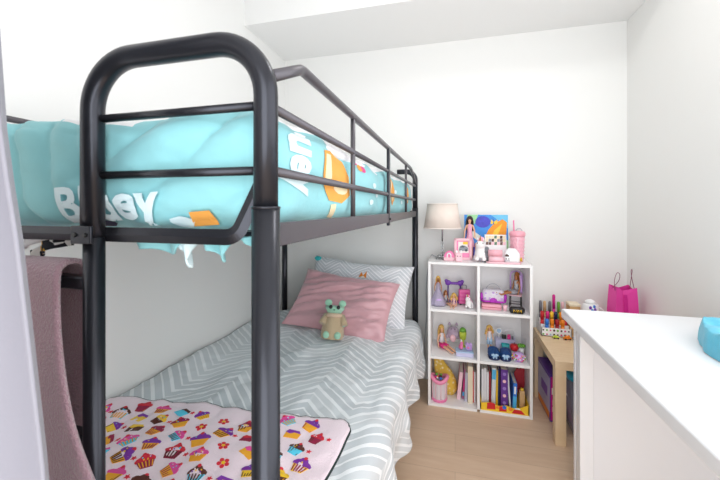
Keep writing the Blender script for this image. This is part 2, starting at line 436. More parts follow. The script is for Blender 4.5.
# pillows
def pillow(name, w, h, t, m, parent, seed, crease=.012, uvs=1):
    def fn(sgn):
        def f(u, v):
            x, y = 2*u-1, 2*v-1
            ex = 1-.06*(1-abs(y)**2); ey = 1-.10*(1-abs(x)**2)
            th = t*max(0, (1-x**4))**.5*max(0, (1-y**4))**.5
            c = crease*(fbm((x*1.1-y*.6+seed, y*4.2-x*1.9, seed), 3)+.5*fbm((x*2+y*4, y*1.5-x, seed+5), 2))*min(1, (1-max(abs(x), abs(y)))*5+.12)
            return V((x*w/2*ex, sgn*(-1)*(th/2)+(-c if sgn > 0 else c), y*h/2*ey+.01*n1(x*3, y, seed)))
        return f
    a = grid_obj(name, fn(1), 56, 44, m, parent, uvf=lambda u, v: (u*w*uvs, v*h*uvs))
    bm = bmesh.new(); bm.from_mesh(a.data); ul = bm.loops.layers.uv.verify()
    g = fn(-1); nu, nv = 36, 28
    vs = [[bm.verts.new(g(i/nu, j/nv)) for j in range(nv+1)] for i in range(nu+1)]
    for i in range(nu):
        for j in range(nv):
            f = bm.faces.new((vs[i][j], vs[i][j+1], vs[i+1][j+1], vs[i+1][j])); f.smooth = True
            for l, (p, q) in zip(f.loops, ((i, j), (i, j+1), (i+1, j+1), (i+1, j))): l[ul].uv = (p/nu*w*uvs, q/nv*h*uvs)
    bm.to_mesh(a.data); bm.free()
    return a
M_satin = mat('dusty pink satin', '#CD9DA4', .34, sheen=.4, bump=.25, scale=10)
pt = thing('pillow', 'white and grey chevron pillow standing behind the pink satin pillow', 'pillow', (-.655, 2.36, .675), group=None, rot=(R(-24), R(4), R(-4)))
pb = pillow('pillow_case', .74, .44, .13, M_chev2, pt, 3, .010)
b = B(); b.mi = 0
def ppatch(b, pts, o, mi, y=-.0):
    b.mi = mi
    b.poly([V((o[0]+x, y, o[1]+z)) for x, z in pts])
b.ell((-.335, -.02, .19), (.028, .02, .018)); b.build('corner_trim', M_teal, pt)
b = B(); y = -.069
for mi, pts in ((0, [(.015, .085), (.028, .125), (.045, .10)]), (0, [(.045, .10), (.066, .135), (.068, .085)]), (1, [(.03, .085), (.045, .10), (.06, .085)])): b.mi = mi; b.poly([V((x, y, z)) for x, z in pts])
b.build('print', [mat('print orange', '#D9822B', .8), mat('print white', '#EFE7DC', .8)], pt)
o = pt
pk = thing('pillow', 'shiny dusty pink satin pillow propped in front of the chevron pillow', 'pillow', (-.695, 2.150, .642), rot=(R(-46), R(6), R(-3)))
pillow('pillow_case', .66, .43, .12, M_satin, pk, 11, .030)

# plush toy: a plain bear in a beige robe
M_mint = mat('mint plush', '#9CCDB2', .9, bump=.5, scale=300, sheen=.4)
M_robe = mat('beige robe cloth', '#B7A283', .9, bump=.5, scale=200, sheen=.3)
def skin_body(name, joints, edges, m, parent, root=0, sub=2):
    me = bpy.data.meshes.new(name); me.from_pydata([j[0] for j in joints], edges, [])
    o = bpy.data.objects.new(name, me); COL.objects.link(o)
    o.modifiers.new('skin', 'SKIN'); s = o.modifiers.new('sub', 'SUBSURF'); s.levels = sub; s.render_levels = sub
    if not me.skin_vertices: raise RuntimeError('no skin layer')
    for i, j in enumerate(joints):
        d = me.skin_vertices[0].data[i]; r = j[1]; d.radius = (r, r) if not isinstance(r, tuple) else r; d.use_root = (i == root)
    dg = bpy.context.evaluated_depsgraph_get()
    m2 = bpy.data.meshes.new_from_object(o.evaluated_get(dg)); o.modifiers.clear(); o.data = m2; m2.name = name
    m2.materials.clear(); m2.materials.append(m)
    for p in m2.polygons: p.use_smooth = True
    o.parent = parent
    return o
bear = thing('plush_bear', 'mint green plush bear in a beige robe sitting against the pink pillow', 'plush toy', (-.675, 1.905, .508), rot=(R(-14), R(5), R(14)))
bear.scale = (.94, .94, .94)
skin_body('body', [((0, 0, .05), .046), ((0, 0, .11), .042), ((0, 0, .145), .03), ((0, -.006, .178), .072), ((0, -.006, .196), .060),
                   ((-.05, -.01, .12), .020), ((-.066, -.03, .08), .018), ((.05, -.01, .12), .020), ((.066, -.03, .075), .018),
                   ((-.03, -.03, .03), .024), ((-.036, -.075, .022), .020), ((.03, -.03, .03), .024), ((.036, -.075, .022), .020)],
          [(0, 1), (1, 2), (2, 3), (3, 4), (1, 5), (5, 6), (1, 7), (7, 8), (0, 9), (9, 10), (0, 11), (11, 12)], M_mint, bear)
b = B(); b.lathe([(.062, .0), (.070, .02), (.066, .07), (.058, .11), (.046, .14), (.04, .15)], seg=28, sy=.92, wob=.03, cap=False)
b.tube([(-.045, -.01, .135), (-.062, -.028, .10), (-.068, -.035, .085)], [.020, .021, .022], 14); b.tube([(.045, -.01, .135), (.062, -.028, .10), (.068, -.035, .082)], [.020, .021, .022], 14)
b.build('robe', M_robe, bear)
b = B(); b.torus((0, -.004, .138), .043, .013, (1, 0, 0), (0, 1, 0), seg=12); b.build('collar', mat('robe collar', '#CDB49C', .9, bump=.5, scale=200), bear)
for sx_ in (-1, 1):
    b = B(); b.ell((sx_*.043, .0, .208), (.023, .012, .021)); b.build('ear', M_mint, bear)
    b = B(); b.ell((sx_*.023, -.060, .186), (.011, .007, .012)); b.build('eye', M_blk, bear)
b = B(); b.ell((0, -.066, .170), (.006, .005, .004)); b.build('nose', mat('plush nose', '#5E7F6E', .6), bear)

# upper mattress and duvet
tag(slab(-1.20, -.335, .57, 2.40, 1.225, 1.33, .03).build('mattress', mat('mattress ticking', '#E6E6E4', .8, bump=.2)), 'white mattress on the upper bunk beneath the turquoise duvet', 'mattress')
M_aqua = mat('aqua duvet cotton', '#8CCAD0', .8, bump=.12, scale=40, sheen=.15, var=.03)
UX0, UX1, UY0, UY1, UZ0, UZ1 = -1.245, -.283, .492, 2.45, 1.212, 1.415
def upper_duvet():
    bm = bmesh.new()
    nx, ny, nz = 150, 140, 34
    bmesh.ops.create_cube(bm, size=2)
    bm.free(); bm = bmesh.new()
    def pt(x, y, z):          # x,y,z in -1..1 on the cube surface -> soft pillow-edged slab
        hx, hy, hz = (UX1-UX0)/2, (UY1-UY0)/2, (UZ1-UZ0)/2
        cx, cy, cz = (UX0+UX1)/2, (UY0+UY1)/2, (UZ0+UZ1)/2
        p = V((x*hx, y*hy, z*hz)); r = .06
        q = V((max(-hx+r, min(hx-r, p.x)), max(-hy+r, min(hy-r, p.y)), max(-hz+r, min(hz-r, p.z))))
        d = p-q
        if d.length > 1e-6: p = q+d.normalized()*min(r, d.length*1.0 if (abs(d.x) < 1e-6)+(abs(d.y) < 1e-6)+(abs(d.z) < 1e-6) >= 2 else r)
        p += V((cx, cy, cz))
        n = d.normalized() if d.length > 1e-6 else V((0, 0, 1))
        w = 0
        if abs(n.y) > .5:     # folds at the foot end
            left = max(0, min(1, (-.60-p.x)/.12))
            t = p.x*15-(p.z-1.2)*16+2.2*n1(p.x*3, p.z*4, 4)
            low = .45+.55*max(0, min(1, (p.z-1.24)/.05))
            w += (1-left)*(.024*abs(math.sin(t))**.7-.014)*(.55+.6*n1(p.x*3, p.z*3, 8))*low
            w += left*(.017*abs(math.sin(p.x*38+p.z*14+2.5*n1(p.x*4, p.z*5, 1)))**.8-.008)*(.45+.55*(p.z-1.2)/.2)
            w += .008*fbm((p.x*7+p.z*6, p.z*9, 2), 3)
        if n.x > .4:
            w += .007*math.sin(p.y*13-p.z*14+3*n1(p.y*2, p.z*6, 3))*.7 + .006*fbm((p.y*5, p.z*9+p.y*3, 6), 3)
        if n.z > .5: w += .012*fbm((p.x*4, p.y*4, 2), 3)
        z0 = p.z
        p = p+n*w
        p.z += .014*fbm((p.x*2.2, p.y*2.2, 5), 2)*(max(0, z0-1.25)/.165)
        p.z += .020*max(0, min(1, (-.62-p.x)/.2))*max(0, z0-1.25)/.165*max(0, 1-(p.y-.49)/.5)
        p.x = min(p.x, -.279)
        return p
    def face(f, nu, nv, mi=0):
        vs = [[bm.verts.new(f(2*i/nu-1, 2*j/nv-1)) for j in range(nv+1)] for i in range(nu+1)]
        for i in range(nu):
            for j in range(nv):
                q = bm.faces.new((vs[i][j], vs[i+1][j], vs[i+1][j+1], vs[i][j+1])); q.smooth = True; q.material_index = mi if (mi != 6 or 2*j/nv-1 > -.955 or (-.72 < UX0+(UX1-UX0)*i/nu < -.56)) else 0
    face(lambda a, c: pt(a, -1, c), nx, nz); face(lambda a, c: pt(a, 1, c), nx, nz)
    face(lambda a, c: pt(1, a, c), ny, nz); face(lambda a, c: pt(-1, a, c), ny, nz)
    face(lambda a, c: pt(a, c, 1), nx, ny, 6); face(lambda a, c: pt(a, c, -1), nx, ny)
    bmesh.ops.remove_doubles(bm, verts=bm.verts, dist=.0008)
    bmesh.ops.recalc_face_normals(bm, faces=bm.faces[:])
    return bm
bm = upper_duvet(); bvh = BVHTree.FromBMesh(bm)
UM = [M_aqua, mat('duvet white print', '#D9EDF2', .8), mat('duvet orange print', '#E9A24A', .8), mat('duvet cream print', '#F2DDB4', .8), mat('duvet navy print', '#2A2E48', .8), mat('duvet pink print', '#E0468C', .8), mat('duvet reverse white', '#EDEDEF', .8, bump=.1)]
def hit_end(x, z):
    h = bvh.ray_cast(V((x, -1, z)), V((0, 1, 0)))[0]; return (h+V((0, -.008, 0))) if h else None
def hit_side(y, z):
    h = bvh.ray_cast(V((1, y, z)), V((-1, 0, 0)))[0]; return (h+V((.0018, 0, 0))) if h and h.x > -.36 else None
decal = []
def hit_side2(y, z):
    h = hit_side(y, z); return h+V((.0008, 0, 0)) if h else None
def add_decal(tris2d, mp, mi):
    for t in tris2d:
        p = [mp(*q) for q in t]
        if all(p): decal.append((p, mi))
def fan(poly, depth=2):
    cx = sum(p[0] for p in poly)/len(poly); cy = sum(p[1] for p in poly)/len(poly)
    ts = [((cx, cy), poly[i], poly[(i+1) % len(poly)]) for i in range(len(poly))]
    return sub(ts, depth)
def sub(ts, d):
    for _ in range(d):
        o = []
        for a, b_, c in ts:
            m1, m2, m3 = [((p[0]+q[0])/2, (p[1]+q[1])/2) for p, q in ((a, b_), (b_, c), (c, a))]
            o += [(a, m1, m3), (m1, b_, m2), (m3, m2, c), (m1, m2, m3)]
        ts = o
    return ts
def text_tris(s, size, fat=.02):
    cu = bpy.data.curves.new('t', 'FONT'); cu.body = s; cu.size = size; cu.offset = fat*size; cu.resolution_u = 3
    o = bpy.data.objects.new('t', cu); COL.objects.link(o)
    dg = bpy.context.evaluated_depsgraph_get(); me = o.evaluated_get(dg).to_mesh(); me.calc_loop_triangles()
    ts = [tuple((me.vertices[i].co.x, me.vertices[i].co.y) for i in t.vertices) for t in me.loop_triangles]
    bpy.data.objects.remove(o); bpy.data.curves.remove(cu)
    out = []
    for t in ts:
        L = max(math.dist(t[0], t[1]), math.dist(t[1], t[2]), math.dist(t[0], t[2]))
        out += sub([t], 0 if L < .012 else 1 if L < .024 else 2 if L < .05 else 3)
    return out
tt = text_tris('Bluey', .0875, .03)
# foot end: the word runs along the lower edge, tilted a little
def end_map(x, y):
    a = R(6); return hit_end(-.700+x*1.15*math.cos(a)-y*math.sin(a), 1.224+x*.06+y*1.0)
add_decal(tt, end_map, 1)
# long side: the word runs top to bottom near the foot
def side_map(x, y): return hit_side(.575+y*1.75, 1.388-x*.78)
add_decal(text_tris('uey', .10, .04), side_map, 1)
def blob(cx, cy, rx, ry, n=18, seed=0, rough=.18): return [(cx+rx*(1+rough*n1(math.cos(a)*1.5, math.sin(a)*1.5, seed))*math.cos(a), cy+ry*(1+rough*n1(math.cos(a)*1.5, math.sin(a)*1.5, seed))*math.sin(a)) for a in [2*PI*i/n for i in range(n)]]
for y0, q in ((.835, 1.0), (1.645, .75), (2.12, .75)):
    add_decal(fan([(y0-.10*q, 1.378), (y0-.03*q, 1.386), (y0+.06*q, 1.372), (y0+.105*q, 1.335), (y0+.10*q, 1.285), (y0+.03*q, 1.262), (y0-.05*q, 1.268), (y0-.085*q, 1.31)]), hit_side, 2)
    add_decal(fan([(y0-.09*q, 1.372), (y0-.045*q, 1.375), (y0-.035*q, 1.32), (y0-.075*q, 1.312)]), hit_side2, 3)
    add_decal(fan(blob(y0+.03*q, 1.298, .05*q, .014, 12, 2)), hit_side2, 3)
add_decal(fan([(.80, 1.258), (.83, 1.26), (.845, 1.225), (.81, 1.228)]), hit_side, 3)
for y0, z0, mi in ((1.00, 1.385, 5), (1.05, 1.372, 2), (1.09, 1.372, 5), (1.25, 1.33, 1), (1.3, 1.30, 1), (1.20, 1.27, 1), (1.75, 1.33, 1), (1.9, 1.28, 1)):
    add_decal(fan(blob(y0, z0, .03, .010, 12, y0*9)), hit_side, mi)
add_decal(fan([(-.428, 1.243), (-.388, 1.246), (-.382, 1.222), (-.434, 1.218)]), hit_end, 2)
add_decal(fan(blob(-.450, 1.226, .022, .010, 12, 3)), hit_end, 1)
add_decal(fan(blob(-.63, 1.222, .035, .006, 12, 3)), hit_end, 4)
for p, mi in decal:
    try:
        f = bm.faces.new([bm.verts.new(q) for q in p]); f.material_index = mi; f.smooth = True
    except ValueError: pass
me = bpy.data.meshes.new('duvet'); bm.to_mesh(me); bm.free()
for m in UM: me.materials.append(m)
ud = bpy.data.objects.new('duvet', me); COL.objects.link(ud)
tag(ud, 'turquoise printed duvet with white lettering tucked into the upper bunk', 'duvet')
# white sheet showing along the open edge
b = B(); b.tube(smooth_path([(-.305, .56, 1.385), (-.298, .75, 1.392), (-.30, 1.0, 1.388), (-.305, 1.3, 1.382), (-.312, 1.6, 1.372)], 5), [.009]*5+[.013]*5+[.012]*5+[.008]*5+[.003], 10); b.build('sheet_edge', mat('white sheet', '#F1F1F4', .8, bump=.1), ud)
# cloth drooping under the end rail
def droop(name, cx, y, w, h, m, ph, mats=None):
    def f(u, v):
        x = (u-.5)*w; d = h*math.sin(PI*u)**.6*(1+.25*math.sin(u*9+ph))
        return V((cx+x, y+.012*math.sin(u*11+ph)+.01*v, 1.205-d*v))
    return grid_obj(name, f, 24, 8, m, ud, solid=.004)
droop('tucked_fold', -.505, .505, .13, .034, M_aqua, 1); droop('tucked_fold', -.385, .51, .055, .04, M_aqua, 2)
droop('tucked_fold', -.455, .52, .03, .05, UM[1], 3); droop('tucked_fold', -.30, .50, .05, .028, M_aqua, 4)
mq = bpy.data.materials.new('navy patterned cloth'); mq.use_nodes = True
N, L, p = nodes_of(mq); vo = N.new('ShaderNodeTexVoronoi'); vo.inputs['Scale'].default_value = 60; tc = N.new('ShaderNodeTexCoord'); L.new(tc.outputs['Object'], vo.inputs['Vector'])
cr = N.new('ShaderNodeValToRGB'); cr.color_ramp.interpolation = 'CONSTANT'; cr.color_ramp.elements[0].color = lin('#14161F'); cr.color_ramp.elements[1].position = .5; cr.color_ramp.elements[1].color = lin('#E8B53A')
e = cr.color_ramp.elements.new(.72); e.color = lin('#E9E7E2')
sp = N.new('ShaderNodeSeparateColor'); L.new(vo.outputs['Color'], sp.inputs[0]); L.new(sp.outputs[0], cr.inputs['Fac']); L.new(cr.outputs['Color'], p.inputs['Base Color']); p.inputs['Roughness'].default_value = .85
def f(u, v):
    x = -.795+.105*u; zt = 1.168+.026*u**.8
    return V((x, .50+.01*math.sin(u*9), zt-(.024-.010*u)*v+.006*math.sin(u*3.1)))
grid_obj('cloth_corner', f, 20, 4, mq, ud, solid=.004)
def f(u, v):
    x = -.86+.14*u; zt = 1.206
    return V((x, .507+.01*math.sin(u*9), zt-(.045-.035*u)*v))
grid_obj('cloth_corner', f, 20, 4, UM[6], ud, solid=.004)

# towel over the ladder rung
M_tow = mat('mauve towel', '#B08D98', .95, bump=.7, scale=220, sheen=.5, var=.06)
def towel(u, v):
    s = v*1.16                       # runs up the back, over the rung, down the front
    xr_b, xr_f = -.652, -.632
    x0 = -.925
    def wob(a): return .008*math.sin(u*9+a*6)+.006*n1(u*4, a*5, 3)
    zt = 1.150
    if s < .42:
        k = 1-s/.42; z = zt-.012-.42*k; xr = xr_b-.012*k
        x = x0+(xr-x0)*u; y = BY0+.026+.018*k+wob(k)*.8*k+.006*math.sin(u*12)*k
    elif s < .49:
        a = (s-.42)/.07*PI; z = zt-.012+.016*math.sin(a); y = BY0+.026*math.cos(a); k = a/PI
        x = x0+(xr_b+(xr_f-xr_b)*k-x0)*u
    else:
        k = (s-.49)/.67; z = zt-.012-.67*k
        kk = min(1.35, k/.43); xr = xr_f+.02*kk+.070*kk**2.2
        x = x0+(xr-x0)*u; y = BY0-.026-.032*k**.8+wob(k)*k*1.6-.012*math.sin(u*7)*min(1, k*2)*(1-u)
    return V((x, y, z))
tw = grid_obj('towel', towel, 40, 90, M_tow, solid=.009)
tag(tw, 'mauve towel hung over the ladder rung at the foot of the bunk bed', 'towel')

# curtain beside the camera
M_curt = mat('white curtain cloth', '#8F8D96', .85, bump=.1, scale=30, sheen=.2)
def edge_x(z):
    pts = [(2.42, -.545), (1.9, -.527), (1.47, -.497), (1.325, -.482), (1.215, -.457), (.96, -.416), (.5, -.375), (.02, -.365)]
    for (z1, x1), (z0, x0) in zip(pts, pts[1:]):
        if z >= z0: return x0+(x1-x0)*(z-z0)/(z1-z0)
    return pts[-1][1]
def curtain(u, v):
    z = 2.42-2.40*v; xr = edge_x(z); x0 = -.78+.06*v
    x = x0+(xr-x0)*u
    k = 1-u
    return V((x, .28-.004+(.026*math.sin((1-u)*22)-.02*(1-math.exp(-k*14)))*(1.0 if u < .97 else .8), z))
cur = thing('curtain', 'white curtain panel hanging at the near left edge of the view', 'curtain', (0, 0, 0))
grid_obj('curtain_panel', curtain, 140, 40, M_curt, cur, solid=.004)
b = B(); b.cyl((-1.34, .28, 2.44), (-.40, .28, 2.44), .011); b.ell((-.395, .28, 2.44), (.02, .02, .02))
b.cyl((-.5, .28, 2.44), (-.5, .28, 2.78), .007); b.build('curtain_rod', M_trim, cur)

# ------------------------------------------------------------------ cube shelf
SX0, SX1, SY0, SY1, SH = -.166, .443, 2.285, 2.585, .91
T = .016
shelf = thing('cube_shelf', 'white six-cube storage shelf against the back wall beside the bed', 'shelf', (0, 0, 0))
zb = [0, .298, .596, SH-T]           # undersides of boards
for x in (SX0, SX1-T):
    b = B(); b.bx(x, x+T, SY0, SY1, 0, SH-T, .0012); b.build('side_panel', M_shelf, shelf)
b = B(); b.bx(SX0, SX1, SY0, SY1, SH-T, SH, .0012); b.build('top_panel', M_shelf, shelf)
XM = (SX0+SX1)/2
b = B(); b.bx(XM-T/2, XM+T/2, SY0+.001, SY1-.003, T, SH-T, .001); b.build('divider', M_shelf, shelf)
for z in zb[:3]:
    for x0, x1 in ((SX0+T, XM-T/2), (XM+T/2, SX1-T)):
        b = B(); b.bx(x0, x1, SY0+.001, SY1-.003, z, z+T, .001); b.build('shelf_board', M_shelf, shelf)
b = B(); b.bx(SX0+T, SX1-T, SY1-.004, SY1, 0, SH-T); b.build('back_panel', M_shelf, shelf)
Z0, Z1, Z2, Z3 = T, .298+T, .596+T, SH

# lamp
M_shade = mat('taupe lamp shade linen', '#EADCD2', .85, bump=.25, scale=250, var=.05)
lamp = thing('table_lamp', 'table lamp with taupe fabric shade and clear stem on the shelf', 'lamp', (-.083, 2.44, Z3))
b = B(); b.lathe([(.122, .205), (.098, .368)], seg=40, cap=False); sh = b.build('lamp_shade', M_shade, lamp)
sh.modifiers.new('t', 'SOLIDIFY').thickness = .002
for z_, r_ in ((.207, .1225), (.367, .0985)):
    b = B(); b.torus((0, 0, z_), r_, .0035, (1, 0, 0), (0, 1, 0), n=40, seg=8); b.build('shade_trim', mat('shade trim', '#F2E8E2', .7), sh)
b = B(); b.box((0, 0, .007), (.082, .082, .014), .003); b.box((0, 0, .020), (.06, .06, .012), .003); b.build('base', M_acryl, lamp)
b = B()
for i in range(4): b.ell((0, 0, .037+i*.022), (.011, .011, .0112))
b.build('bead_stem', M_acryl, lamp)
b = B(); b.cyl((0, 0, .118), (0, 0, .36), .0055); b.cyl((0, 0, .014), (0, 0, .118), .002); b.build('rod', M_chrome, lamp)
b = B()
for a in range(3): b.cyl((0, 0, .36), (.097*math.cos(a*2.094), .097*math.sin(a*2.094), .366), .0015, seg=6)
b.build('shade_spider', M_chrome, lamp)
b = B(); b.tube(smooth_path([(-.035, .03, .008), (-.06, .09, .006), (-.082, .158, .0), (-.103, .166, -.08), (-.12, .165, -.25), (-.116, .164, -.42), (-.128, .16, -.60), (-.125, .16, -.75)], 6), .0028, 8); b.build('cord', M_grn, lamp)

# ------------------------------------------------------------------ dolls
def doll(name, label, loc, rz, H, pose, skin, hair_m, hair_len=.09, curly=False, group='fashion dolls on the shelf', lean=0):
    t = thing(name, label, 'doll', loc, group=group, rot=(R(lean), 0, R(rz)))
    k = H/.29
    if pose == 'stand':
        J = {'pel': (0, 0, .155), 'leg': [((.012, 0, .145), .011), ((.013, 0, .08), .0085), ((.013, 0, .016), .0055), ((.013, -.018, .006), .0055)], 'base': 0}
    elif pose == 'sit':
        J = {'pel': (0, 0, .017), 'leg': [((.013, -.006, .017), .012), ((.014, -.072, .020), .009), ((.016, -.138, .010), .0055), ((.016, -.152, .022), .005)], 'base': -.138}
    else:
        J = {'pel': (0, 0, .017), 'leg': [((.013, -.006, .017), .012), ((.014, -.072, .018), .009), ((.014, -.078, -.045), .0055), ((.014, -.094, -.052), .005)], 'base': -.138}
    dz = J['base']
    jo = [((0, 0, .155+dz), .0135), ((0, 0, .185+dz), .0105), ((0, 0, .218+dz), .0135), ((0, 0, .240+dz), .0052), ((0, -.002, .256+dz), .0125), ((0, -.002, .276+dz), .0115)]
    ed = [(0, 1), (1, 2), (2, 3), (3, 4), (4, 5)]
    for s in (-1, 1):
        n = len(jo); jo += [((s*.020, 0, .228+dz), .0065), ((s*.031, .002, .190+dz), .0052), ((s*.033, -.012, .155+dz), .0042), ((s*.033, -.018, .142+dz), .004)]
        ed += [(2, n), (n, n+1), (n+1, n+2), (n+2, n+3)]
        n = len(jo); jo += [((s*p[0], p[1], p[2]), r) for p, r in J['leg']]
        ed += [(0, n), (n, n+1), (n+1, n+2), (n+2, n+3)]
    jo = [((p[0]*k, p[1]*k, p[2]*k), r*k) for p, r in jo]
    skin_body('body', jo, ed, skin, t, 0, 1)
    hz = .268+dz
    b = B(); 
    for s in (-1, 1): b.mi = 0; b.ell((s*.0048*k, -.0135*k, (hz-.002)*k), (.002*k, .0014*k, .0015*k), seg=8, ring=6)
    b.mi = 1; b.ell((0, -.0132*k, (hz-.011)*k), (.003*k, .0012*k, .0011*k), seg=8, ring=6)
    b.build('face', [M_eye, M_lip], t)
    cs = 1.3 if curly else 1.18
    b = B(); b.ell((0, .005*k, (hz+.005)*k), (.0150*k*cs, .0135*k*cs, .0160*k*cs))
    rnd = random.Random(len(label))
    nst = 13
    for i in range(nst):
        a = R(-10+200*i/(nst-1)); x, y = .0145*math.cos(a), .004+.012*math.sin(a)
        L = hair_len*(.85+.3*rnd.random()); out = 1.25+.2*rnd.random()
        if curly:
            pts = [(x*k, y*k, (hz+.010)*k)]+[((x*(1.15+.26*q)+.004*math.sin(q*2+i))*k, (y*(1+.1*q)+.004*math.cos(q*2+i))*k, (hz+.006-L*q/6)*k) for q in range(1, 7)]
            b.tube(smooth_path(pts, 3), .0085*k, 7)
        else:
            pts = [(x*k, y*k, (hz+.010)*k), (x*out*k, (y*1.1+.003)*k, (hz-.012)*k), (x*out*1.1*k, (y*1.1+.004)*k, (hz-L*.6)*k), (x*out*k, (y+.004)*k, (hz-L)*k)]
            b.tube(smooth_path(pts, 3), [.0045*k]*9+[.002*k], 7)
    b.build('hair', hair_m, t)
    return t, k, dz
def dress(t, k, dz, prof, m, name='dress', wob=.05, sy=.85):
    b = B(); b.lathe([(r*k, (z+dz)*k) for r, z in prof], seg=28, sy=sy, wob=wob, cap=False); o = b.build(name, m, t); o.modifiers.new('t', 'SOLIDIFY').thickness = .0012; return o
def tops(t, k, dz, m, name='top', lo=.172, hi=.232): return dress(t, k, dz, [(.0150, lo), (.0128, lo+.018), (.0155, .215), (.0150, hi-.006), (.0095, hi+.004)], m, name, .0)
def shorts(t, k, m, pose='sit', L=.05, name='shorts'):
    b = B()
    for s in (-1, 1):
        if pose == 'sit': b.tube([(s*.012*k, .01*k, .018*k), (s*.0135*k, -.03*k, .019*k), (s*.014*k, -L*k, .0195*k)], [.015*k, .0145*k, .0135*k], 14)
        else: b.tube([(s*.010*k, 0, .168*k), (s*.0125*k, 0, .145*k), (s*.0135*k, 0, (.15-L)*k)], [.012*k, .0145*k, .0135*k], 14)
    b.build(name, m, t)
GD = 'dolls on the cube shelf'
M_silver = mat('silver sparkle cloth', '#AFA6BE', .4, metal=.2, bump=.6, scale=300, var=.35)
M_pdress = mat('pink printed dress', '#F0A3BC', .6, var=.4, scale=180)
# on top of the shelf
t, k, dz = doll('fashion_doll', 'dark-haired doll in a pink dress standing on top of the shelf', (.093, 2.455, Z3), -4, .287, 'stand', M_skin, M_brun, .075, group=GD)
dress(t, k, dz, [(.030, .085), (.026, .12), (.018, .155), (.0135, .182), (.0155, .212), (.0145, .226), (.011, .236)], M_pdress)
# first row left
t, k, dz = doll('fashion_doll', 'blonde doll in a silvery lilac gown with black choker in the upper left cube', (-.108, 2.385, Z2), 4, .192, 'stand', M_skin2, M_blond, .05, group=GD)
dress(t, k, dz, [(.075, .003), (.080, .02), (.066, .055), (.05, .09), (.034, .13), (.022, .155), (.016, .182), (.0165, .212), (.0135, .228)], M_silver, 'gown', .07)
b = B(); b.torus((0, 0, .240*k), .007*k, .003*k, (1, 0, 0), (0, 1, 0), n=14, seg=6); b.build('choker', M_blk, t)
b = B(); b.lathe([(.05*k, .05*k), (.056*k, .062*k), (.048*k, .075*k)], seg=24, wob=.06, cap=False); b.build('sash', M_lil, t)
t, k, dz = doll('fashion_doll', 'small sitting doll in a striped dress at the front of the upper left cube', (-.008, 2.385, Z2), -8, .165, 'sit', M_skin, M_blond, .06, True, GD)
dress(t, k, dz, [(.034, .14), (.032, .155), (.018, .172), (.0135, .19), (.016, .215), (.0135, .230)], mat('striped dress cloth', '#D9A9A4', .7, var=.6, scale=140))
# toy sandals / legs lying, built as a small doll lying
t, k, dz = doll('fashion_doll', 'doll in grey sitting with legs stretched out beside the silvery gown doll', (-.060, 2.435, Z2), 30, .17, 'sit', M_skin, M_aub, .05, False, GD)
tops(t, k, dz, M_grn); shorts(t, k, M_dgrey)
# first row right
chair = thing('toy_chair', 'toy chair with pink seat and thin black legs in the upper right cube', 'toy chair', (.375, 2.46, Z2), -14)
b = B(); b.box((0, 0, .083), (.075, .075, .008), .003); b.build('seat', M_pale, chair)
for sx_ in (-1, 1):
    for sy_ in (-1, 1):
        b = B(); b.cyl((sx_*.033, sy_*.033, 0), (sx_*.031, sy_*.031, .08), .0026, seg=8); b.build('leg', M_blk, chair)
b = B(); b.tube(fillet([(-.033, .036, .085), (-.036, .045, .225), (.036, .045, .225), (.033, .036, .085)], .03, 6), .005, 8); b.build('backrest', M_lil, chair)
for y_ in (-.032, .032): b = B(); b.cyl((-.032, y_, .03), (.032, y_, .03), .0022, seg=8); b.build('stretcher', M_blk, chair)
t, k, dz = doll('fashion_doll', 'auburn-haired doll in a grey skirt sitting on the toy chair', (.378, 2.45, Z2+.087), -58, .27, 'sit', M_skin2, M_aub, .085, group=GD)
tops(t, k, dz, M_grn); shorts(t, k, mat('grey skirt cloth', '#9E9CA4', .6), L=.058, name='skirt')
b = B(); b.tube(smooth_path([(-.023*k, .012*k, .13*k), (-.03*k, .012*k, .08*k), (-.026*k, .014*k, .03*k)], 4), .007*k, 8); b.tube(smooth_path([(.023*k, .012*k, .135*k), (.033*k, .012*k, .08*k), (.027*k, .014*k, .02*k)], 4), .007*k, 8); b.build('hair_streak', M_lil, t)
# second row left
t, k, dz = doll('fashion_doll', 'blonde doll in white top and red shorts sitting in the middle left cube', (-.088, 2.455, Z1), 38, .285, 'sit', M_skin, M_blond, .075, group=GD)
tops(t, k, dz, mat('white doll top', '#E3DEE2', .7)); shorts(t, k, M_mag)
# second row right
t, k, dz = doll('fashion_doll', 'curly blonde doll in white top and pale blue shorts standing in the middle right cube', (.213, 2.415, Z1), 8, .185, 'stand', M_skin, M_blond, .07, True, GD)
dress(t, k, dz, [(.019, .15), (.017, .17), (.014, .19), (.0165, .215), (.0145, .230)], mat('white doll top', '#E3DEE2', .7), 'top', .0); shorts(t, k, M_lblue, 'stand', .05)
b = B()
for s in (-1, 1): b.tube([(s*.013*k, 0, .03*k), (s*.013*k, 0, .012*k), (s*.013*k, -.016*k, .006*k)], [.008*k, .0085*k, .006*k], 10)
b.build('boots', M_wht, t)

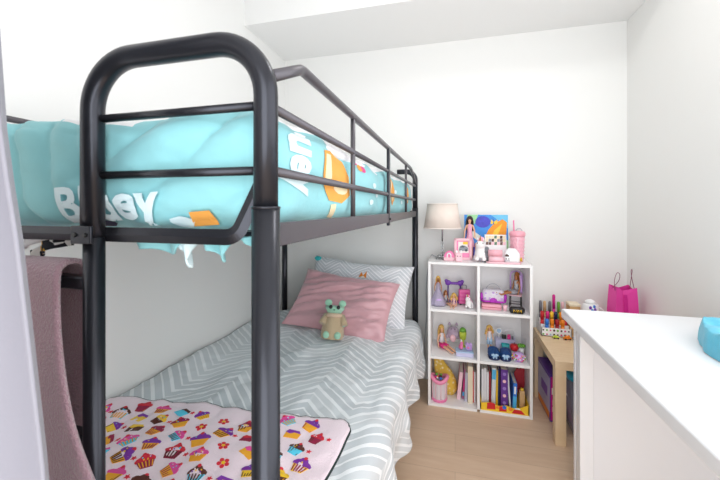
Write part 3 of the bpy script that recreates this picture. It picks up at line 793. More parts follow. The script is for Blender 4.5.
# ------------------------------------------------------------------ things on top of the shelf
def frame_pic(b, w, h, y):  b.box((0, y, h/2), (w, .002, h))
t = thing('jewelry_box', 'pink toy box with rounded lid and pale base on the shelf under the lamp', 'toy box', (-.036, 2.375, Z3), -4)
b = B(); b.mi = 0; b.box((0, 0, .012), (.07, .05, .024), .004); b.build('base', M_pale, t)
b = B(); b.prism([(.033*math.cos(R(a)), .024+.038*math.sin(R(a))) for a in range(0, 181, 12)], (0, .024, 0), (1, 0, 0), (0, 0, 1), (0, -1, 0), .048, True); b.build('lid', M_pink, t)
b = B(); b.tube(smooth_path([(-.012, -.027, .022), (-.010, -.028, .042), (0, -.028, .05), (.010, -.028, .042), (.012, -.027, .022)], 4), .004, 8); b.build('handle', M_wht, t)
t = thing('framed_picture', 'pink picture frame showing a grey car, standing on the shelf', 'picture frame', (.05, 2.425, Z3), 2)
t.rotation_euler = (R(-6), 0, R(2))
b = B()
b.box((-.048, 0, .07), (.016, .014, .14), .002); b.box((.048, 0, .07), (.016, .014, .14), .002); b.box((0, 0, .008), (.112, .014, .016), .002); b.box((0, 0, .132), (.112, .014, .016), .002); b.box((0, .003, .07), (.09, .006, .12))
b.build('frame', M_pale, t)
b = B(); b.bx(-.042, .042, -.002, -.0005, .014, .128); b.build('mat_board', M_pink, t)
b = B(); y = -.0028
def P2(b, mi, pts, y): b.mi = mi; b.poly([V((x, y, z)) for x, z in pts])
P2(b, 0, [(-.03, .045), (.036, .045), (.036, .118), (-.03, .118)], y)
P2(b, 1, [(.0, .10), (.036, .10), (.036, .118), (.0, .118)], y-.0002)
P2(b, 2, [(-.026, .066), (-.02, .088), (-.004, .096), (.016, .092), (.033, .078), (.033, .060), (-.02, .056)], y-.0004)
P2(b, 3, [(-.018, .084), (-.002, .091), (.012, .088), (.006, .081), (-.016, .08)], y-.0006)
P2(b, 3, circ(.02, .062, .008, .008, 12), y-.0006); P2(b, 3, circ(-.014, .060, .007, .007, 12), y-.0006)
b.build('picture', [mat('print paper', '#EFE9E4', .5), M_yel, mat('car grey', '#8D939B', .5), mat('car glass', '#3C434C', .4)], t)
t = thing('toy_figure', 'small pale pink boxy toy with a face in front of the pink frame', 'toy', (.023, 2.335, Z3), 0)
b = B(); b.box((0, 0, .028), (.042, .026, .056), .006); b.build('body', M_pale, t)
b = B(); 
for s in (-1, 1): b.ell((s*.008, -.0132, .036), (.003, .0012, .004), seg=8, ring=6)
b.build('face', M_eye, t)
for s in (-1, 1):
    b = B(); b.ell((s*.013, 0, .06), (.007, .005, .014)); b.build('ear', M_wht, t)
# unicorn
M_uni = mat('white unicorn vinyl', '#F3EFF0', .4)
def unicorn(label, loc, rz, s, mane, group):
    t = thing('toy_unicorn', label, 'toy unicorn', loc, rz, group)
    skin_body('body', [tuple([(p[0]*s*1.15, p[1]*s, p[2]*s), r*s*1.22]) for p, r in (
        ((0, .02, .055), .030), ((0, -.015, .065), .028), ((0, -.025, .09), .022), ((0, -.035, .118), .027), ((0, -.06, .108), .017),
        ((-.018, -.03, .03), .013), ((-.02, -.034, .008), .013), ((.018, -.03, .03), .013), ((.02, -.034, .008), .013),
        ((-.024, .02, .028), .018), ((-.026, .0, .010), .015), ((.024, .02, .028), .018), ((.026, .0, .010), .015))],
        [(0, 1), (1, 2), (2, 3), (3, 4), (1, 5), (5, 6), (1, 7), (7, 8), (0, 9), (9, 10), (0, 11), (11, 12)], M_uni, t)
    b = B(); b.cyl((0, -.038*s, .138*s), (0, -.048*s, .172*s), .006*s, .0008, 10); b.build('horn', M_gold, t)
    b = B()
    for i in range(7): b.ell((.006*s*(-1)**i, (-.03+.009*i)*s, (.147-.012*i)*s), (.013*s, .012*s, .014*s), seg=10, ring=8)
    b.ell((0, .055*s, .055*s), (.012*s, .018*s, .024*s)); b.build('mane', mane, t)
    for q in (-1, 1):
        b = B(); b.lathe([(.007*s, 0), (.006*s, .009*s), (.0005, .02*s)], (q*.017*s, -.026*s, .138*s), 10); b.build('ear', M_uni, t)
        b = B(); b.ell((q*.017*s, -.053*s, .122*s), (.003*s, .004*s, .005*s), seg=8, ring=6); b.build('eye', M_eye, t)
    return t
unicorn('white toy unicorn with pink mane on top of the shelf before the painting', (.157, 2.37, Z3), -8, 1.0, mat('pink mane', '#F2A6BE', .5), 'toy unicorns')
unicorn('small white toy unicorn with pink legs at right of the upper left cube', (.087, 2.36, Z2), -30, .56, M_pink, 'toy unicorns')
# painting
t = thing('canvas_painting', 'bright blue and orange butterfly painting on canvas leaning on the wall', 'painting', (.203, 2.555, Z3), 0)
t.rotation_euler = (R(-5), 0, R(1))
b = B(); b.box((0, .0, .148), (.285, .018, .296), .002); b.build('canvas', M_wht, t)
b = B(); y = -.0096; W, H_ = .1415, .296
PA = [mat('paint blue', '#3E8EDC', .6, var=.25, scale=30), mat('paint violet', '#4A4BC0', .6, var=.3, scale=60), mat('paint orange', '#F39A22', .6, var=.15, scale=40), mat('paint green', '#9ED8A0', .6, var=.25, scale=40), mat('paint sky', '#6FC4EE', .6, var=.2, scale=30), M_yel, M_dpur, mat('paint pale', '#E8E6DC', .6), M_blk]
P2(b, 0, [(-W, .002), (W, .002), (W, .294), (-W, .294)], y)
P2(b, 3, [(-.12, .294), (-.05, .294), (-.07, .235), (-.115, .20), (-.128, .25)], y-.0003)
P2(b, 1, [(x-.02, z+.245) for x, z in circ(0, 0, .05, .04, 18)], y-.0003)
P2(b, 4, [(.03, .294), (W, .294), (W, .20), (.09, .25)], y-.0003)
P2(b, 2, [(-.015, .12), (.015, .19), (.055, .238), (.108, .264), (.135, .242), (.130, .17), (.10, .09), (.03, .08)], y-.0005)
P2(b, 5, [(.03, .13), (.055, .19), (.105, .235), (.085, .18), (.06, .12)], y-.0007)
P2(b, 6, [(-.128, .0), (-.128, .19), (-.09, .15), (-.07, .08), (-.08, .0)], y-.0005)
P2(b, 7, [(-.105, .20), (-.05, .16), (.01, .10), (-.01, .085), (-.06, .12), (-.11, .16)], y-.0006)
P2(b, 2, [(-.07, .10), (-.03, .09), (-.02, .03), (-.07, .03)], y-.0005)
P2(b, 5, [(.035, .262), (.05, .245), (.042, .228), (.03, .235)], y-.0006); P2(b, 5, [(.05, .245), (.075, .262), (.073, .235), (.058, .23)], y-.0006)
P2(b, 8, [(.049, .262), (.052, .262), (.053, .226), (.05, .226)], y-.0008)
P2(b, 3, [(.10, .05), (W, .02), (W, .12), (.128, .13)], y-.0006)
b.build('picture', PA, t)
t = thing('photo_print', 'small strip of photographs standing between the painting and the pink tumbler', 'photo', (.258, 2.47, Z3), 2)
t.rotation_euler = (R(-10), 0, R(2))
b = B(); b.box((0, 0, .083), (.135, .004, .166), .001); b.build('card', M_wht, t)
b = B(); y = -.0025
cols = [mat('print green', '#5A7A5C', .5), mat('print brown', '#6A4A3C', .5), mat('print grey', '#8B8A92', .5), M_pale, M_cream, M_dbr]
rr = random.Random(3)
for i in range(7):
    for j in range(3): P2(b, rr.randrange(6), [(-.062+i*.0177, .098+j*.021), (-.046+i*.0177, .098+j*.021), (-.044+i*.0177, .118+j*.021), (-.060+i*.0177, .117+j*.021)], y)
b.build('picture', cols, t)
# pink tray with rolls, round brush and pouch
t = thing('tray', 'pink rounded tray on the right of the shelf top', 'tray', (.287, 2.352, Z3), -2)
b = B()
def rrect(w, d, r, z, n=5): 
    o = []
    for cx, cy, a0 in ((w/2-r, d/2-r, 0), (-w/2+r, d/2-r, 90), (-w/2+r, -d/2+r, 180), (w/2-r, -d/2+r, 270)):
        for i in range(n+1): a = R(a0+90*i/n); o.append(V((cx+r*math.cos(a), cy+r*math.sin(a), z)))
    return o
b.loft([rrect(.200, .085, .03, 0), rrect(.206, .091, .032, .010), rrect(.198, .083, .03, .010), rrect(.194, .08, .03, .003)], cap=True); b.build('tray_body', M_pale, t)
ZT_ = Z3+.0035
t = thing('rolled_towel', 'lower pink roll lying on the pink tray', 'roll', (.243, 2.333, ZT_), 0, 'pink rolls on the tray')
b = B(); b.cyl((-.042, 0, .019), (.042, 0, .019), .019); b.build('roll', M_pale, t)
b = B(); b.cyl((.0421, 0, .019), (.0435, 0, .019), .010); b.build('core', M_pink, t)
t = thing('rolled_towel', 'upper pink roll stacked on the other roll on the tray', 'roll', (.240, 2.340, ZT_+.038), 0, 'pink rolls on the tray')
b = B(); b.cyl((-.042, 0, .020), (.040, 0, .020), .020); b.build('roll', mat('pink roll', '#EDB0BC', .6), t)
b = B(); b.cyl((.0401, 0, .020), (.0415, 0, .020), .010); b.build('core', M_pink, t)
t = thing('hair_brush', 'round grey brush standing at the left end of the pink rolls', 'brush', (.187, 2.345, Z3), 0)
b = B(); b.lathe([(.004, 0.0), (.012, .0), (.013, .04), (.016, .045), (.017, .09), (.012, .098), (.002, .1)], seg=18); b.build('head', mat('brush grey', '#8A8B92', .35, metal=.4, bump=.8, scale=300, var=.4), t)
b = B(); b.ell((0, -.003, .068), (.0185, .016, .012)); b.build('band', M_dgrey, t)
t = thing('pouch', 'white zip pouch with a small face print on the pink tray', 'pouch', (.335, 2.342, ZT_), -4)
t.scale = (1, 1, 1.14)
b = B(); b.loft([rrect(.088, .05, .02, 0), rrect(.094, .056, .024, .02), rrect(.09, .05, .022, .05), rrect(.06, .03, .014, .07), rrect(.04, .012, .005, .078)]); b.build('bag', M_wht, t)
b = B(); y = -.0288
P2(b, 0, [(-.038, .036), (-.016, .036), (-.018, .044), (-.03, .05), (-.04, .044)], y+.002); P2(b, 0, circ(-.033, .024, .003, .004, 8), y); P2(b, 0, circ(-.018, .024, .003, .004, 8), y); P2(b, 1, [(-.042, .012), (-.012, .012), (-.014, .018), (-.04, .018)], y)
b.build('print', [M_dbr, M_grn], t)
b = B(); b.lathe([(.008, 0), (.006, .014), (.001, .022)], (.052, -.012, .012), 10); b.build('tassel', M_gold, t)
# tumbler
t = thing('tumbler', 'pink studded tumbler with lid and straw at the right end of the shelf top', 'tumbler', (.381, 2.435, Z3), 0)
b = B(); b.lathe([(.003, 0), (.034, 0), (.036, .01), (.043, .15), (.043, .165)], seg=30)
for i in range(6):
    for j in range(16):
        a = 2*PI*(j+.5*(i % 2))/16; r = .0365+.0065*(i*.024+.02)/.155; b.ell((r*math.cos(a), r*math.sin(a), .025+i*.023), (.004, .004, .005), seg=6, ring=4)
b.build('cup', mat('pink tumbler plastic', '#EFB3C2', .25, coat=.4), t)
b = B(); b.lathe([(.046, .162), (.048, .168), (.048, .182), (.040, .192), (.02, .196), (.003, .196)], seg=30); b.build('lid', mat('tumbler lid', '#F2A8B8', .3), t)
b = B(); b.cyl((-.018, 0, .16), (-.022, 0, .262), .0042, seg=10); b.build('straw', M_pink, t)
b = B(); b.torus((.01, 0, .192), .018, .0032, a0=0, a1=180, n=12, seg=8); b.build('lid_loop', M_grn, t)

# ------------------------------------------------------------------ upper left cube
t = thing('toy_stand', 'purple toy stand with bow-shaped top and two legs in the upper left cube', 'toy', (-.006, 2.49, Z2), 0)
b = B(); b.box((0, 0, .006), (.105, .05, .012), .003); b.build('base', M_purple, t)
for s in (-1, 1):
    b = B(); b.cyl((s*.042, 0, .01), (s*.04, 0, .125), .0045, seg=10); b.build('post', M_dpur, t)
    b = B(); b.ell((s*.04, -.002, .13), (.020, .010, .018), (0, s*25, 0)); b.ell((s*.052, -.002, .142), (.012, .008, .012)); b.build('bow', M_purple, t)
b = B(); b.box((0, 0, .128), (.07, .012, .018), .005); b.build('crossbar', M_purple, t)
b = B(); b.ell((-.014, -.01, .024), (.015, .012, .014)); b.ell((.03, -.008, .027), (.018, .012, .016)); b.build('cushion', M_mag, t)
t = thing('toy_suitcase', 'pink toy suitcase with pull handle in the upper left cube', 'toy suitcase', (.058, 2.44, Z2), 6)
b = B(); b.box((0, 0, .055), (.072, .034, .094), .006); b.build('shell', mat('suitcase pink', '#DD5FA0', .35), t)
b = B(); b.tube(fillet([(-.014, .008, .10), (-.014, .008, .128), (.014, .008, .128), (.014, .008, .10)], .006, 4), .0022, 8); b.build('handle', M_dgrey, t)
for s in (-1, 1):
    b = B(); b.cyl((s*.024-.006, 0, .005), (s*.024+.006, 0, .005), .005, seg=12); b.build('wheel', M_blk, t)
b = B(); 
for z in (.03, .055, .08): b.box((0, -.0172, z), (.06, .002, .004), .0008)
b.build('rib', M_hot2, t)

# ------------------------------------------------------------------ upper right cube
M_seq = mat('white sequins', '#E4DDE8', .3, metal=.2, bump=.6, scale=200, var=.2)
t = thing('handbag', 'white and purple sequinned toy handbag with wire handle in the upper right cube', 'handbag', (.235, 2.415, Z2+.036), -3)
b = B(); b.loft([rrect(.10, .045, .02, 0), rrect(.14, .062, .028, .012), rrect(.148, .066, .03, .045), rrect(.125, .05, .02, .075), rrect(.11, .03, .012, .084)]); b.build('bag', M_seq, t)
M_vio = mat('violet sequins', '#B32CB8', .35, bump=.5, scale=200)
b = B(); b.tube([p+V((0, 0, 0)) for p in rrect(.143, .066, .028, .010)], .0065, 8, loop=True)
for s in (-1, 1): b.ell((s*.07, -.012, .035), (.012, .022, .026))
b.ell((.0, -.032, .020), (.022, .006, .015)); b.build('trim', M_vio, t)
b = B()
for x, z in ((-.045, .058), (-.02, .03), (.02, .055), (.045, .06), (.05, .03), (-.05, .03), (.0, .065)): b.ell((x, -.033+(.006 if z > .05 else 0), z), (.008, .004, .007), seg=8, ring=6)
b.build('flower', M_lil, t)
b = B(); b.torus((0, 0, .075), .042, .0025, n=20, seg=8, a0=0, a1=180); b.build('handle', M_grn, t)
t = thing('wallet', 'flat pink wallet lying under the sequinned handbag', 'wallet', (.222, 2.395, Z2), -3)
b = B(); b.box((0, 0, .0175), (.118, .085, .035), .008); b.build('case', mat('wallet pink', '#E7A6B4', .5), t)
b = B(); b.tube([p for p in rrect(.1195, .0865, .01, .0175)], .0016, 6, loop=True); b.build('zip', M_dred, t)
t = thing('toy_cup', 'tiny pink and white cup beside the pink wallet', 'toy cup', (.300, 2.36, Z2))
b = B(); b.lathe([(.002, 0), (.010, 0), (.014, .034), (.012, .034), (.009, .004)], seg=16); b.build('cup', M_pale, t)
b = B(); b.torus((.015, 0, .018), .008, .002, n=14, seg=6); b.build('handle', M_wht, t)
t = thing('belt_bag', 'black oval belt bag with gold lettering before the toy chair', 'belt bag', (.362, 2.325, Z2), -2)
b = B(); b.loft([rrect(.07, .03, .014, 0), rrect(.088, .04, .019, .010), rrect(.09, .04, .019, .026), rrect(.07, .026, .012, .037)]); b.build('bag', M_blk, t)
b = B()
for ox in (-.011, .013):
    for (x0, z0), (x1, z1) in (((-.01, .008), (-.009, .026)), ((-.009, .026), (0, .014)), ((0, .014), (.009, .026)), ((.009, .026), (.010, .008))): b.cyl((ox+x0, -.0215, z0), (ox+x1, -.0215, z1), .0022, seg=6)
b.build('gold_letter', M_gold, t)

# ------------------------------------------------------------------ middle left cube
t = thing('plush_cat', 'lilac grey cat plush sitting at the back of the middle left cube', 'plush toy', (-.014, 2.515, Z1), 0)
M_cat = mat('lilac plush', '#B7A3B8', .9, bump=.4, scale=250, sheen=.4)
skin_body('body', [((0, 0, .035), .036), ((0, 0, .075), .030), ((0, -.004, .112), .034), ((0, -.004, .125), .028), ((-.036, -.01, .07), .010), ((-.042, -.02, .045), .010), ((.036, -.01, .07), .010), ((.042, -.02, .045), .010)], [(0, 1), (1, 2), (2, 3), (1, 4), (4, 5), (1, 6), (6, 7)], M_cat, t)
for s in (-1, 1):
    b = B(); b.lathe([(.011, 0), (.008, .010), (.001, .02)], (s*.024, 0, .135), 10); b.build('ear', M_cat, t)
    b = B(); b.ell((s*.012, -.036, .118), (.003, .002, .004), seg=8, ring=6); b.build('eye', M_eye, t)
b = B(); b.ell((0, -.033, .055), (.02, .008, .026)); b.build('belly', M_pale, t)
t = thing('toy_basket', 'lilac low toy bench the cat plush and cup stand behind', 'toy', (.045, 2.36, Z1), 2)
t.name = 'toy_box'; t['label'] = 'pale lilac blue flat box at the front of the middle left cube'; t['category'] = 'box'
b = B(); b.box((.012, 0, .013), (.105, .075, .026), .003); b.build('box', M_plil, t)
b = B(); b.box((.012, 0, .0275), (.108, .078, .006), .002); b.build('lid', M_lblue, t)
t = thing('toy_cup', 'yellow and green lidded toy cup at the back of the middle left cube', 'toy cup', (.050, 2.47, Z1), 0)
b = B(); b.lathe([(.003, 0), (.026, 0), (.022, .012), (.008, .02), (.008, .05), (.02, .062), (.024, .10), (.022, .112), (.003, .112)], seg=20); b.build('cup', M_lime, t)
b = B(); b.lathe([(.023, .112), (.018, .128), (.009, .136), (.001, .138)], seg=20); b.build('lid', M_green, t)
t = thing('toy_pony', 'little pink pony figure on the flat lilac box', 'toy', (.035, 2.365, Z1+.0305), 20)
skin_body('body', [((0, .01, .02), .012), ((0, -.008, .024), .011), ((0, -.012, .038), .009), ((0, -.016, .050), .011), ((0, -.026, .046), .007), ((-.007, -.01, .004), .0055), ((.007, -.01, .004), .0055), ((-.008, .012, .004), .006), ((.008, .012, .004), .006)], [(0, 1), (1, 2), (2, 3), (3, 4), (1, 5), (1, 6), (0, 7), (0, 8)], M_pink, t)
b = B(); b.ell((0, -.008, .058), (.006, .01, .007)); b.ell((0, .0, .045), (.005, .007, .012)); b.build('mane', M_wht, t)
t = thing('toy_pig', 'round lilac toy on the right side of the flat lilac box', 'toy', (.086, 2.372, Z1+.0305), -10)
skin_body('body', [((0, .004, .020), .021), ((0, -.012, .024), .019), ((-.012, -.012, .005), .007), ((.012, -.012, .005), .007), ((-.012, .014, .005), .007), ((.012, .014, .005), .007)], [(0, 1), (1, 2), (1, 3), (0, 4), (0, 5)], M_lil, t)
for s in (-1, 1):
    b = B(); b.ell((s*.011, -.012, .044), (.006, .004, .008)); b.build('ear', M_lil, t)
b = B(); b.ell((0, -.033, .024), (.007, .004, .006)); b.build('snout', M_pink, t)

# ------------------------------------------------------------------ middle right cube
t = thing('toy_dresser', 'lilac toy dressing table with mirror and tiny accessories in the middle right cube', 'toy dressing table', (.318, 2.50, Z1), -4)
b = B(); b.box((0, 0, .075), (.125, .06, .008), .002); b.box((0, .0, .045), (.12, .055, .05), .002); b.build('table_top', M_plil, t)
for sx_ in (-1, 1):
    for sy_ in (-1, 1):
        b = B(); b.box((sx_*.054, sy_*.022, .014), (.008, .008, .028), .001); b.build('leg', M_plil, t)
b = B(); b.torus((-.038, .01, .122), .017, .004, n=20, seg=8); b.cyl((-.038, .01, .079), (-.038, .01, .106), .004, seg=8); b.build('mirror_frame', M_wht, t)
b = B(); b.cyl((-.038, .008, .122), (-.038, .012, .122), .0145); b.build('mirror', M_lblue, t)
b = B(); b.tube(fillet([(.0, .022, .079), (.0, .022, .125), (.055, .022, .135), (.055, .022, .079)], .01, 4), .0025, 8); b.build('rack', M_wht, t)
for x, z, m, sz in ((-.008, .092, M_blk, (.028, .014, .026)), (.022, .094, M_mag, (.02, .014, .03)), (.044, .09, M_dgrey, (.012, .012, .022))):
    b = B(); b.box((x, -.004, z), sz, .003); b.build('accessory', m, t)
t = thing('toy_bowl', 'turquoise toy tub hung on the front of the lilac dressing table', 'toy', (.312, 2.448, Z1+.048), 0)
t.location = (.312, 2.45, Z1); t['label'] = 'turquoise toy tub standing before the lilac dressing table'
b = B(); b.loft([rrect(.034, .022, .008, 0), rrect(.05, .03, .012, .062), rrect(.046, .026, .010, .062), rrect(.03, .018, .006, .004)]); b.build('tub', M_teal, t)
M_bseq = mat('blue sequins', '#1E4F8E', .3, metal=.3, bump=.9, scale=220, var=.6)
def slipper(lbl, x, rz):
    t = thing('slipper', lbl, 'slipper', (x, 2.365, Z1), rz, 'blue sequin slippers')
    b = B(); b.ell((0, .0, .030), (.036, .050, .026), (12, 0, 0), 20, 12); b.ell((0, .02, .042), (.033, .026, .02), None, 18, 10); b.build('upper', M_bseq, t)
    b = B(); b.loft([rrect(.062, .098, .03, 0), rrect(.066, .102, .032, .006), rrect(.062, .098, .03, .010)]); b.build('sole', M_navy, t)
    b = B()
    for s in (-1, 1): b.ell((s*.011, -.044, .032), (.011, .006, .008), (0, s*20, 0))
    b.ell((0, -.048, .032), (.004, .004, .005)); b.ell((-.007, -.049, .02), (.005, .004, .010), (0, 20, 0)); b.ell((.007, -.049, .02), (.005, .004, .010), (0, -20, 0)); b.build('bow', M_lblue, t)
slipper('left blue sequin slipper with pale bow in the middle right cube', .233, 4)
slipper('right blue sequin slipper with pale bow, next to the red toy apple', .302, -4)
t = thing('toy_globe', 'flower-covered round pot with red top in the right corner of the middle cube', 'toy', (.375, 2.355, Z1), 0)
t.name = 'toy_pot'
b = B(); b.lathe([(.002, 0), (.024, 0), (.034, .014), (.036, .028), (.028, .044), (.01, .05), (.002, .05)], seg=24); b.build('pot', M_lil, t)
b = B(); rr = random.Random(5)
fl = [M_pink, M_wht, M_yel, M_mag, M_green]
for i in range(40):
    a = rr.uniform(PI, 2*PI); z = rr.uniform(.004, .044); r = .037 if .012 < z < .034 else .030
    b.mi = rr.randrange(5); b.ell((r*math.cos(a), r*math.sin(a), z), (.005, .004, .005), seg=8, ring=5)
b.build('flower', fl, t)
t['label'] = 'flower-covered round pot in the right corner of the middle right cube'
t = thing('toy_apple', 'red toy apple behind the flower-covered pot', 'toy apple', (.362, 2.425, Z1), 0)
b = B(); b.lathe([(.002, .004), (.012, 0), (.022, .012), (.026, .03), (.022, .044), (.010, .048), (.002, .043)], seg=20); b.build('fruit', M_red, t)
b = B(); b.cyl((0, 0, .042), (.002, 0, .058), .0016, seg=6); b.build('stem', M_dbr, t)
t.location.z = Z1+.027
b = B(); b.lathe([(.002, -.027), (.02, -.027), (.016, .004), (.003, .004)], seg=16); b.build('stand', M_wht, t)
t = thing('toy_plant', 'small green leafed toy plant at the right of the middle right cube', 'toy plant', (.402, 2.415, Z1), 0)
b = B(); b.lathe([(.002, 0), (.012, 0), (.016, .058), (.013, .058), (.002, .05)], seg=14); b.build('pot', M_wht, t)
b = B()
for i in range(7): a = i*.9; b.ell((.012*math.cos(a), .012*math.sin(a), .072), (.013, .006, .010), (20, 0, math.degrees(a)), 8, 6)
b.build('leaves', M_green, t)

# ------------------------------------------------------------------ bottom left cube
t = thing('pencil_jar', 'clear pink-rimmed upright case filled with small toys in the bottom left cube', 'case', (-.098, 2.345, Z0), 4)
b = B(); b.lathe([(.002, 0), (.046, 0), (.049, .006), (.049, .015), (.046, .018)], seg=28); b.build('base', M_pink, t)
b = B(); b.lathe([(.045, .015), (.046, .06), (.047, .125)], seg=28, cap=False); b.build('clear_wall', mat('cloudy vinyl', '#F1E8EE', .2, trans=.2, coat=.3), t)
b = B()
for i in range(9): a = 2*PI*i/9; b.cyl((.0462*math.cos(a), .0462*math.sin(a), .015), (.0475*math.cos(a), .0475*math.sin(a), .13), .0022, seg=6)
b.build('rib', M_pale, t)
b = B(); b.tube([V((.049*math.cos(a), .049*math.sin(a), .14+.012*math.cos(a*2))) for a in [2*PI*i/28 for i in range(28)]], .012, 8, loop=True); b.build('rim', mat('pink rim fabric', '#EE8FB2', .6), t)
b = B(); rr = random.Random(2); mm = [M_dbr, M_org, M_wht, M_blue, M_green, M_mag]
for i in range(12): b.mi = rr.randrange(6); a = rr.uniform(0, 6.28); q = rr.uniform(0, .028); b.ell((q*math.cos(a), q*math.sin(a), .138+rr.uniform(0, .014)), (.010, .010, .008), seg=8, ring=6)
b.build('small_toys', mm, t)
mqy = bpy.data.materials.new('yellow patterned cotton'); mqy.use_nodes = True
N, L, p = nodes_of(mqy); vo = N.new('ShaderNodeTexVoronoi'); vo.inputs['Scale'].default_value = 48; tc = N.new('ShaderNodeTexCoord'); L.new(tc.outputs['Object'], vo.inputs['Vector'])
cr = N.new('ShaderNodeValToRGB'); cr.color_ramp.elements[0].color = lin('#F8F0D4'); cr.color_ramp.elements[1].position = .45; cr.color_ramp.elements[1].color = lin('#E2BB4C')
L.new(vo.outputs['Distance'], cr.inputs['Fac']); 
L.new(cr.outputs['Color'], p.inputs['Base Color']); p.inputs['Roughness'].default_value = .85
t = thing('tote_bag', 'yellow patterned cloth bag slumped behind the clear pink case', 'bag', (-.068, 2.455, Z0), -6)
b = B()
rings = []
for z, w, d, xo in ((0, .10, .07, .02), (.03, .125, .085, .02), (.09, .128, .08, .008), (.15, .108, .06, -.012), (.19, .08, .035, -.03), (.215, .06, .02, -.04), (.235, .055, .014, -.045)):
    q = rrect(w, d, min(w, d)*.45, z); rings.append([p+V((xo+.006*n1(p.x*30, p.y*30, z*30), .006*n1(p.x*30, z*30, 2), 0)) for p in q])
b.loft(rings); b.build('bag', mqy, t)
b = B(); b.torus((-.044, 0, .21), .022, .004, n=14, seg=8, a0=0, a1=180); b.build('strap', M_yel, t)

def book(label, x, w, h, d, m, z=Z0, y=2.30, lean=0, group=None, name='book', pages=True, depth_y=None, spine=None):
    t = thing(name, label, 'book', (x+w/2, y, z), group=group, rot=(0, R(lean), 0))
    tk = min(.002, w*.2)
    b = B(); b.prism([(-w/2, 0), (w/2, 0), (w/2, d), (w/2-tk, d), (w/2-tk, tk), (-w/2+tk, tk), (-w/2+tk, d), (-w/2, d)], (0, 0, 0), (1, 0, 0), (0, 1, 0), (0, 0, 1), h); b.build('cover', m, t)
    b = B(); b.bx(-w/2+tk, w/2-tk, tk, d-.004, .003, h-.003); b.build('pages', M_page, t)
    if spine:
        b = B()
        for mi, z0, z1, xs in spine: b.mi = mi[1] if isinstance(mi, tuple) else 0; b.bx(-w/2*xs, w/2*xs, -.0008, .0002, z0, z1)
        b.build('spine_label', [q for q in spine_mats], t)
    return t
spine_mats = [M_wht]
G1, G2 = 'books in the bottom left cube', 'books in the bottom right cube'
spine_mats = [M_wht, M_mag, M_sky, M_yel]
book('pale pink book leaning next to the yellow bag', .010, .022, .178, .15, mat('pale pink cover', '#E9C0CC', .5), y=2.375, lean=6, group=G1)
book('magenta and teal thin book right of the pale pink book', .043, .012, .19, .15, mat('plum cover', '#A75A84', .5), y=2.39, lean=4, group=G1, spine=[((0, 1), .05, .13, .9), ((0, 2), .02, .045, .9)])
book('thin lavender grey book in the bottom left cube', .0575, .016, .185, .16, mat('lavender grey cover', '#B8B7C8', .5), y=2.36, lean=2, group=G1)
book('thick cream book, tallest in the bottom left cube', .078, .030, .232, .18, M_beige, y=2.345, group=G1)
book('slim orange-red book against the middle divider', .1085, .006, .20, .17, M_red, y=2.36, group=G1)
book('white slim book squeezed between the red book and the divider', .1155, .010, .19, .17, M_wht, y=2.37, group=G1)
# bottom right: yellow tray box
t = thing('storage_box', 'yellow and red open-front card tray holding the books in the bottom right cube', 'box', (.2868, 2.292, Z0), 0)
TW = .272
b = B(); b.bx(-TW/2, TW/2, 0, .27, 0, .004); b.bx(-TW/2, -TW/2+.004, 0, .27, .004, .06); b.bx(TW/2-.004, TW/2, 0, .27, .004, .06)
b.prism([(-TW/2, .004), (TW/2, .004), (TW/2, .062), (.09, .040), (.05, .032), (.01, .044), (-.03, .034), (-.08, .050), (-TW/2, .042)], (0, 0, 0), (1, 0, 0), (0, 0, 1), (0, 1, 0), .004)
b.build('tray', M_yel, t)
b = B(); y = -.001
P2(b, 0, [(-.10, .010), (-.05, .012), (-.052, .046), (-.075, .054), (-.098, .046)], y); P2(b, 0, [(-.03, .006), (.012, .008), (.012, .040), (-.028, .036)], y); P2(b, 0, [(.04, .004), (.115, .004), (.095, .026), (.055, .028)], y)
P2(b, 1, circ(.0, .032, .012, .012, 12), y-.0005); P2(b, 2, [(-.048, .02), (-.03, .018), (-.03, .034), (-.046, .036)], y-.0003); P2(b, 3, [(.055, .03), (.09, .03), (.085, .038), (.06, .038)], y-.0004); P2(b, 2, circ(.035, .026, .013, .010, 12), y-.0002)
b.build('printed_front', [M_red, M_blue, M_org, M_wht], t)
ZB = Z0+.0045
for i, (x, h, lbl) in enumerate(((.1585, .232, 'leftmost of the three white folders in the bottom right cube'), (.1735, .236, 'middle one of the three white folders in the bottom right cube'), (.1885, .212, 'rightmost of the three white folders in the bottom right cube'))):
    book(lbl, x, .013, h, .21, mat('folder white', '#DDDDE2', .45), z=ZB, y=2.32+.006*i, group=G2, name='folder')
book('thin dark red book right of the white folders', .2055, .007, .215, .19, M_dred, z=ZB, y=2.335, group=G2)
spine_mats = [M_wht, M_lblue, M_sky, M_lil]
book('white book with light blue spine top in the bottom right cube', .2165, .024, .235, .20, mat('soft white cover', '#D6DCE2', .5), z=ZB, y=2.345, lean=1.5, group=G2, spine=[((0, 2), .165, .225, .9)])
book('thin yellow book beside the thick purple book', .2455, .010, .215, .18, M_yel, z=ZB, y=2.36, lean=1, group=G2)
book('slim navy book between the yellow and purple books', .258, .010, .225, .18, M_navy, z=ZB, y=2.36, group=G2)
tp = book('thick purple book with round pale dots on its spine', .2715, .040, .238, .19, mat('purple cover', '#5E2C8E', .45), z=ZB, y=2.33, group=G2)
b = B()
for i in range(5): b.mi = i % 2; b.cyl((0, .0002, .035+i*.044), (0, -.0009, .035+i*.044), .010, seg=14)
b.build('spine_dots', [mat('dot lilac', '#9C7BC8', .5), M_pale], tp)
book('dark grey thin book right of the thick purple book', .3135, .008, .225, .17, M_dgrey, z=ZB, y=2.37, group=G2)
book('slim white book left of the bright blue book', .3235, .009, .21, .17, M_wht, z=ZB, y=2.35, lean=-4, group=G2)
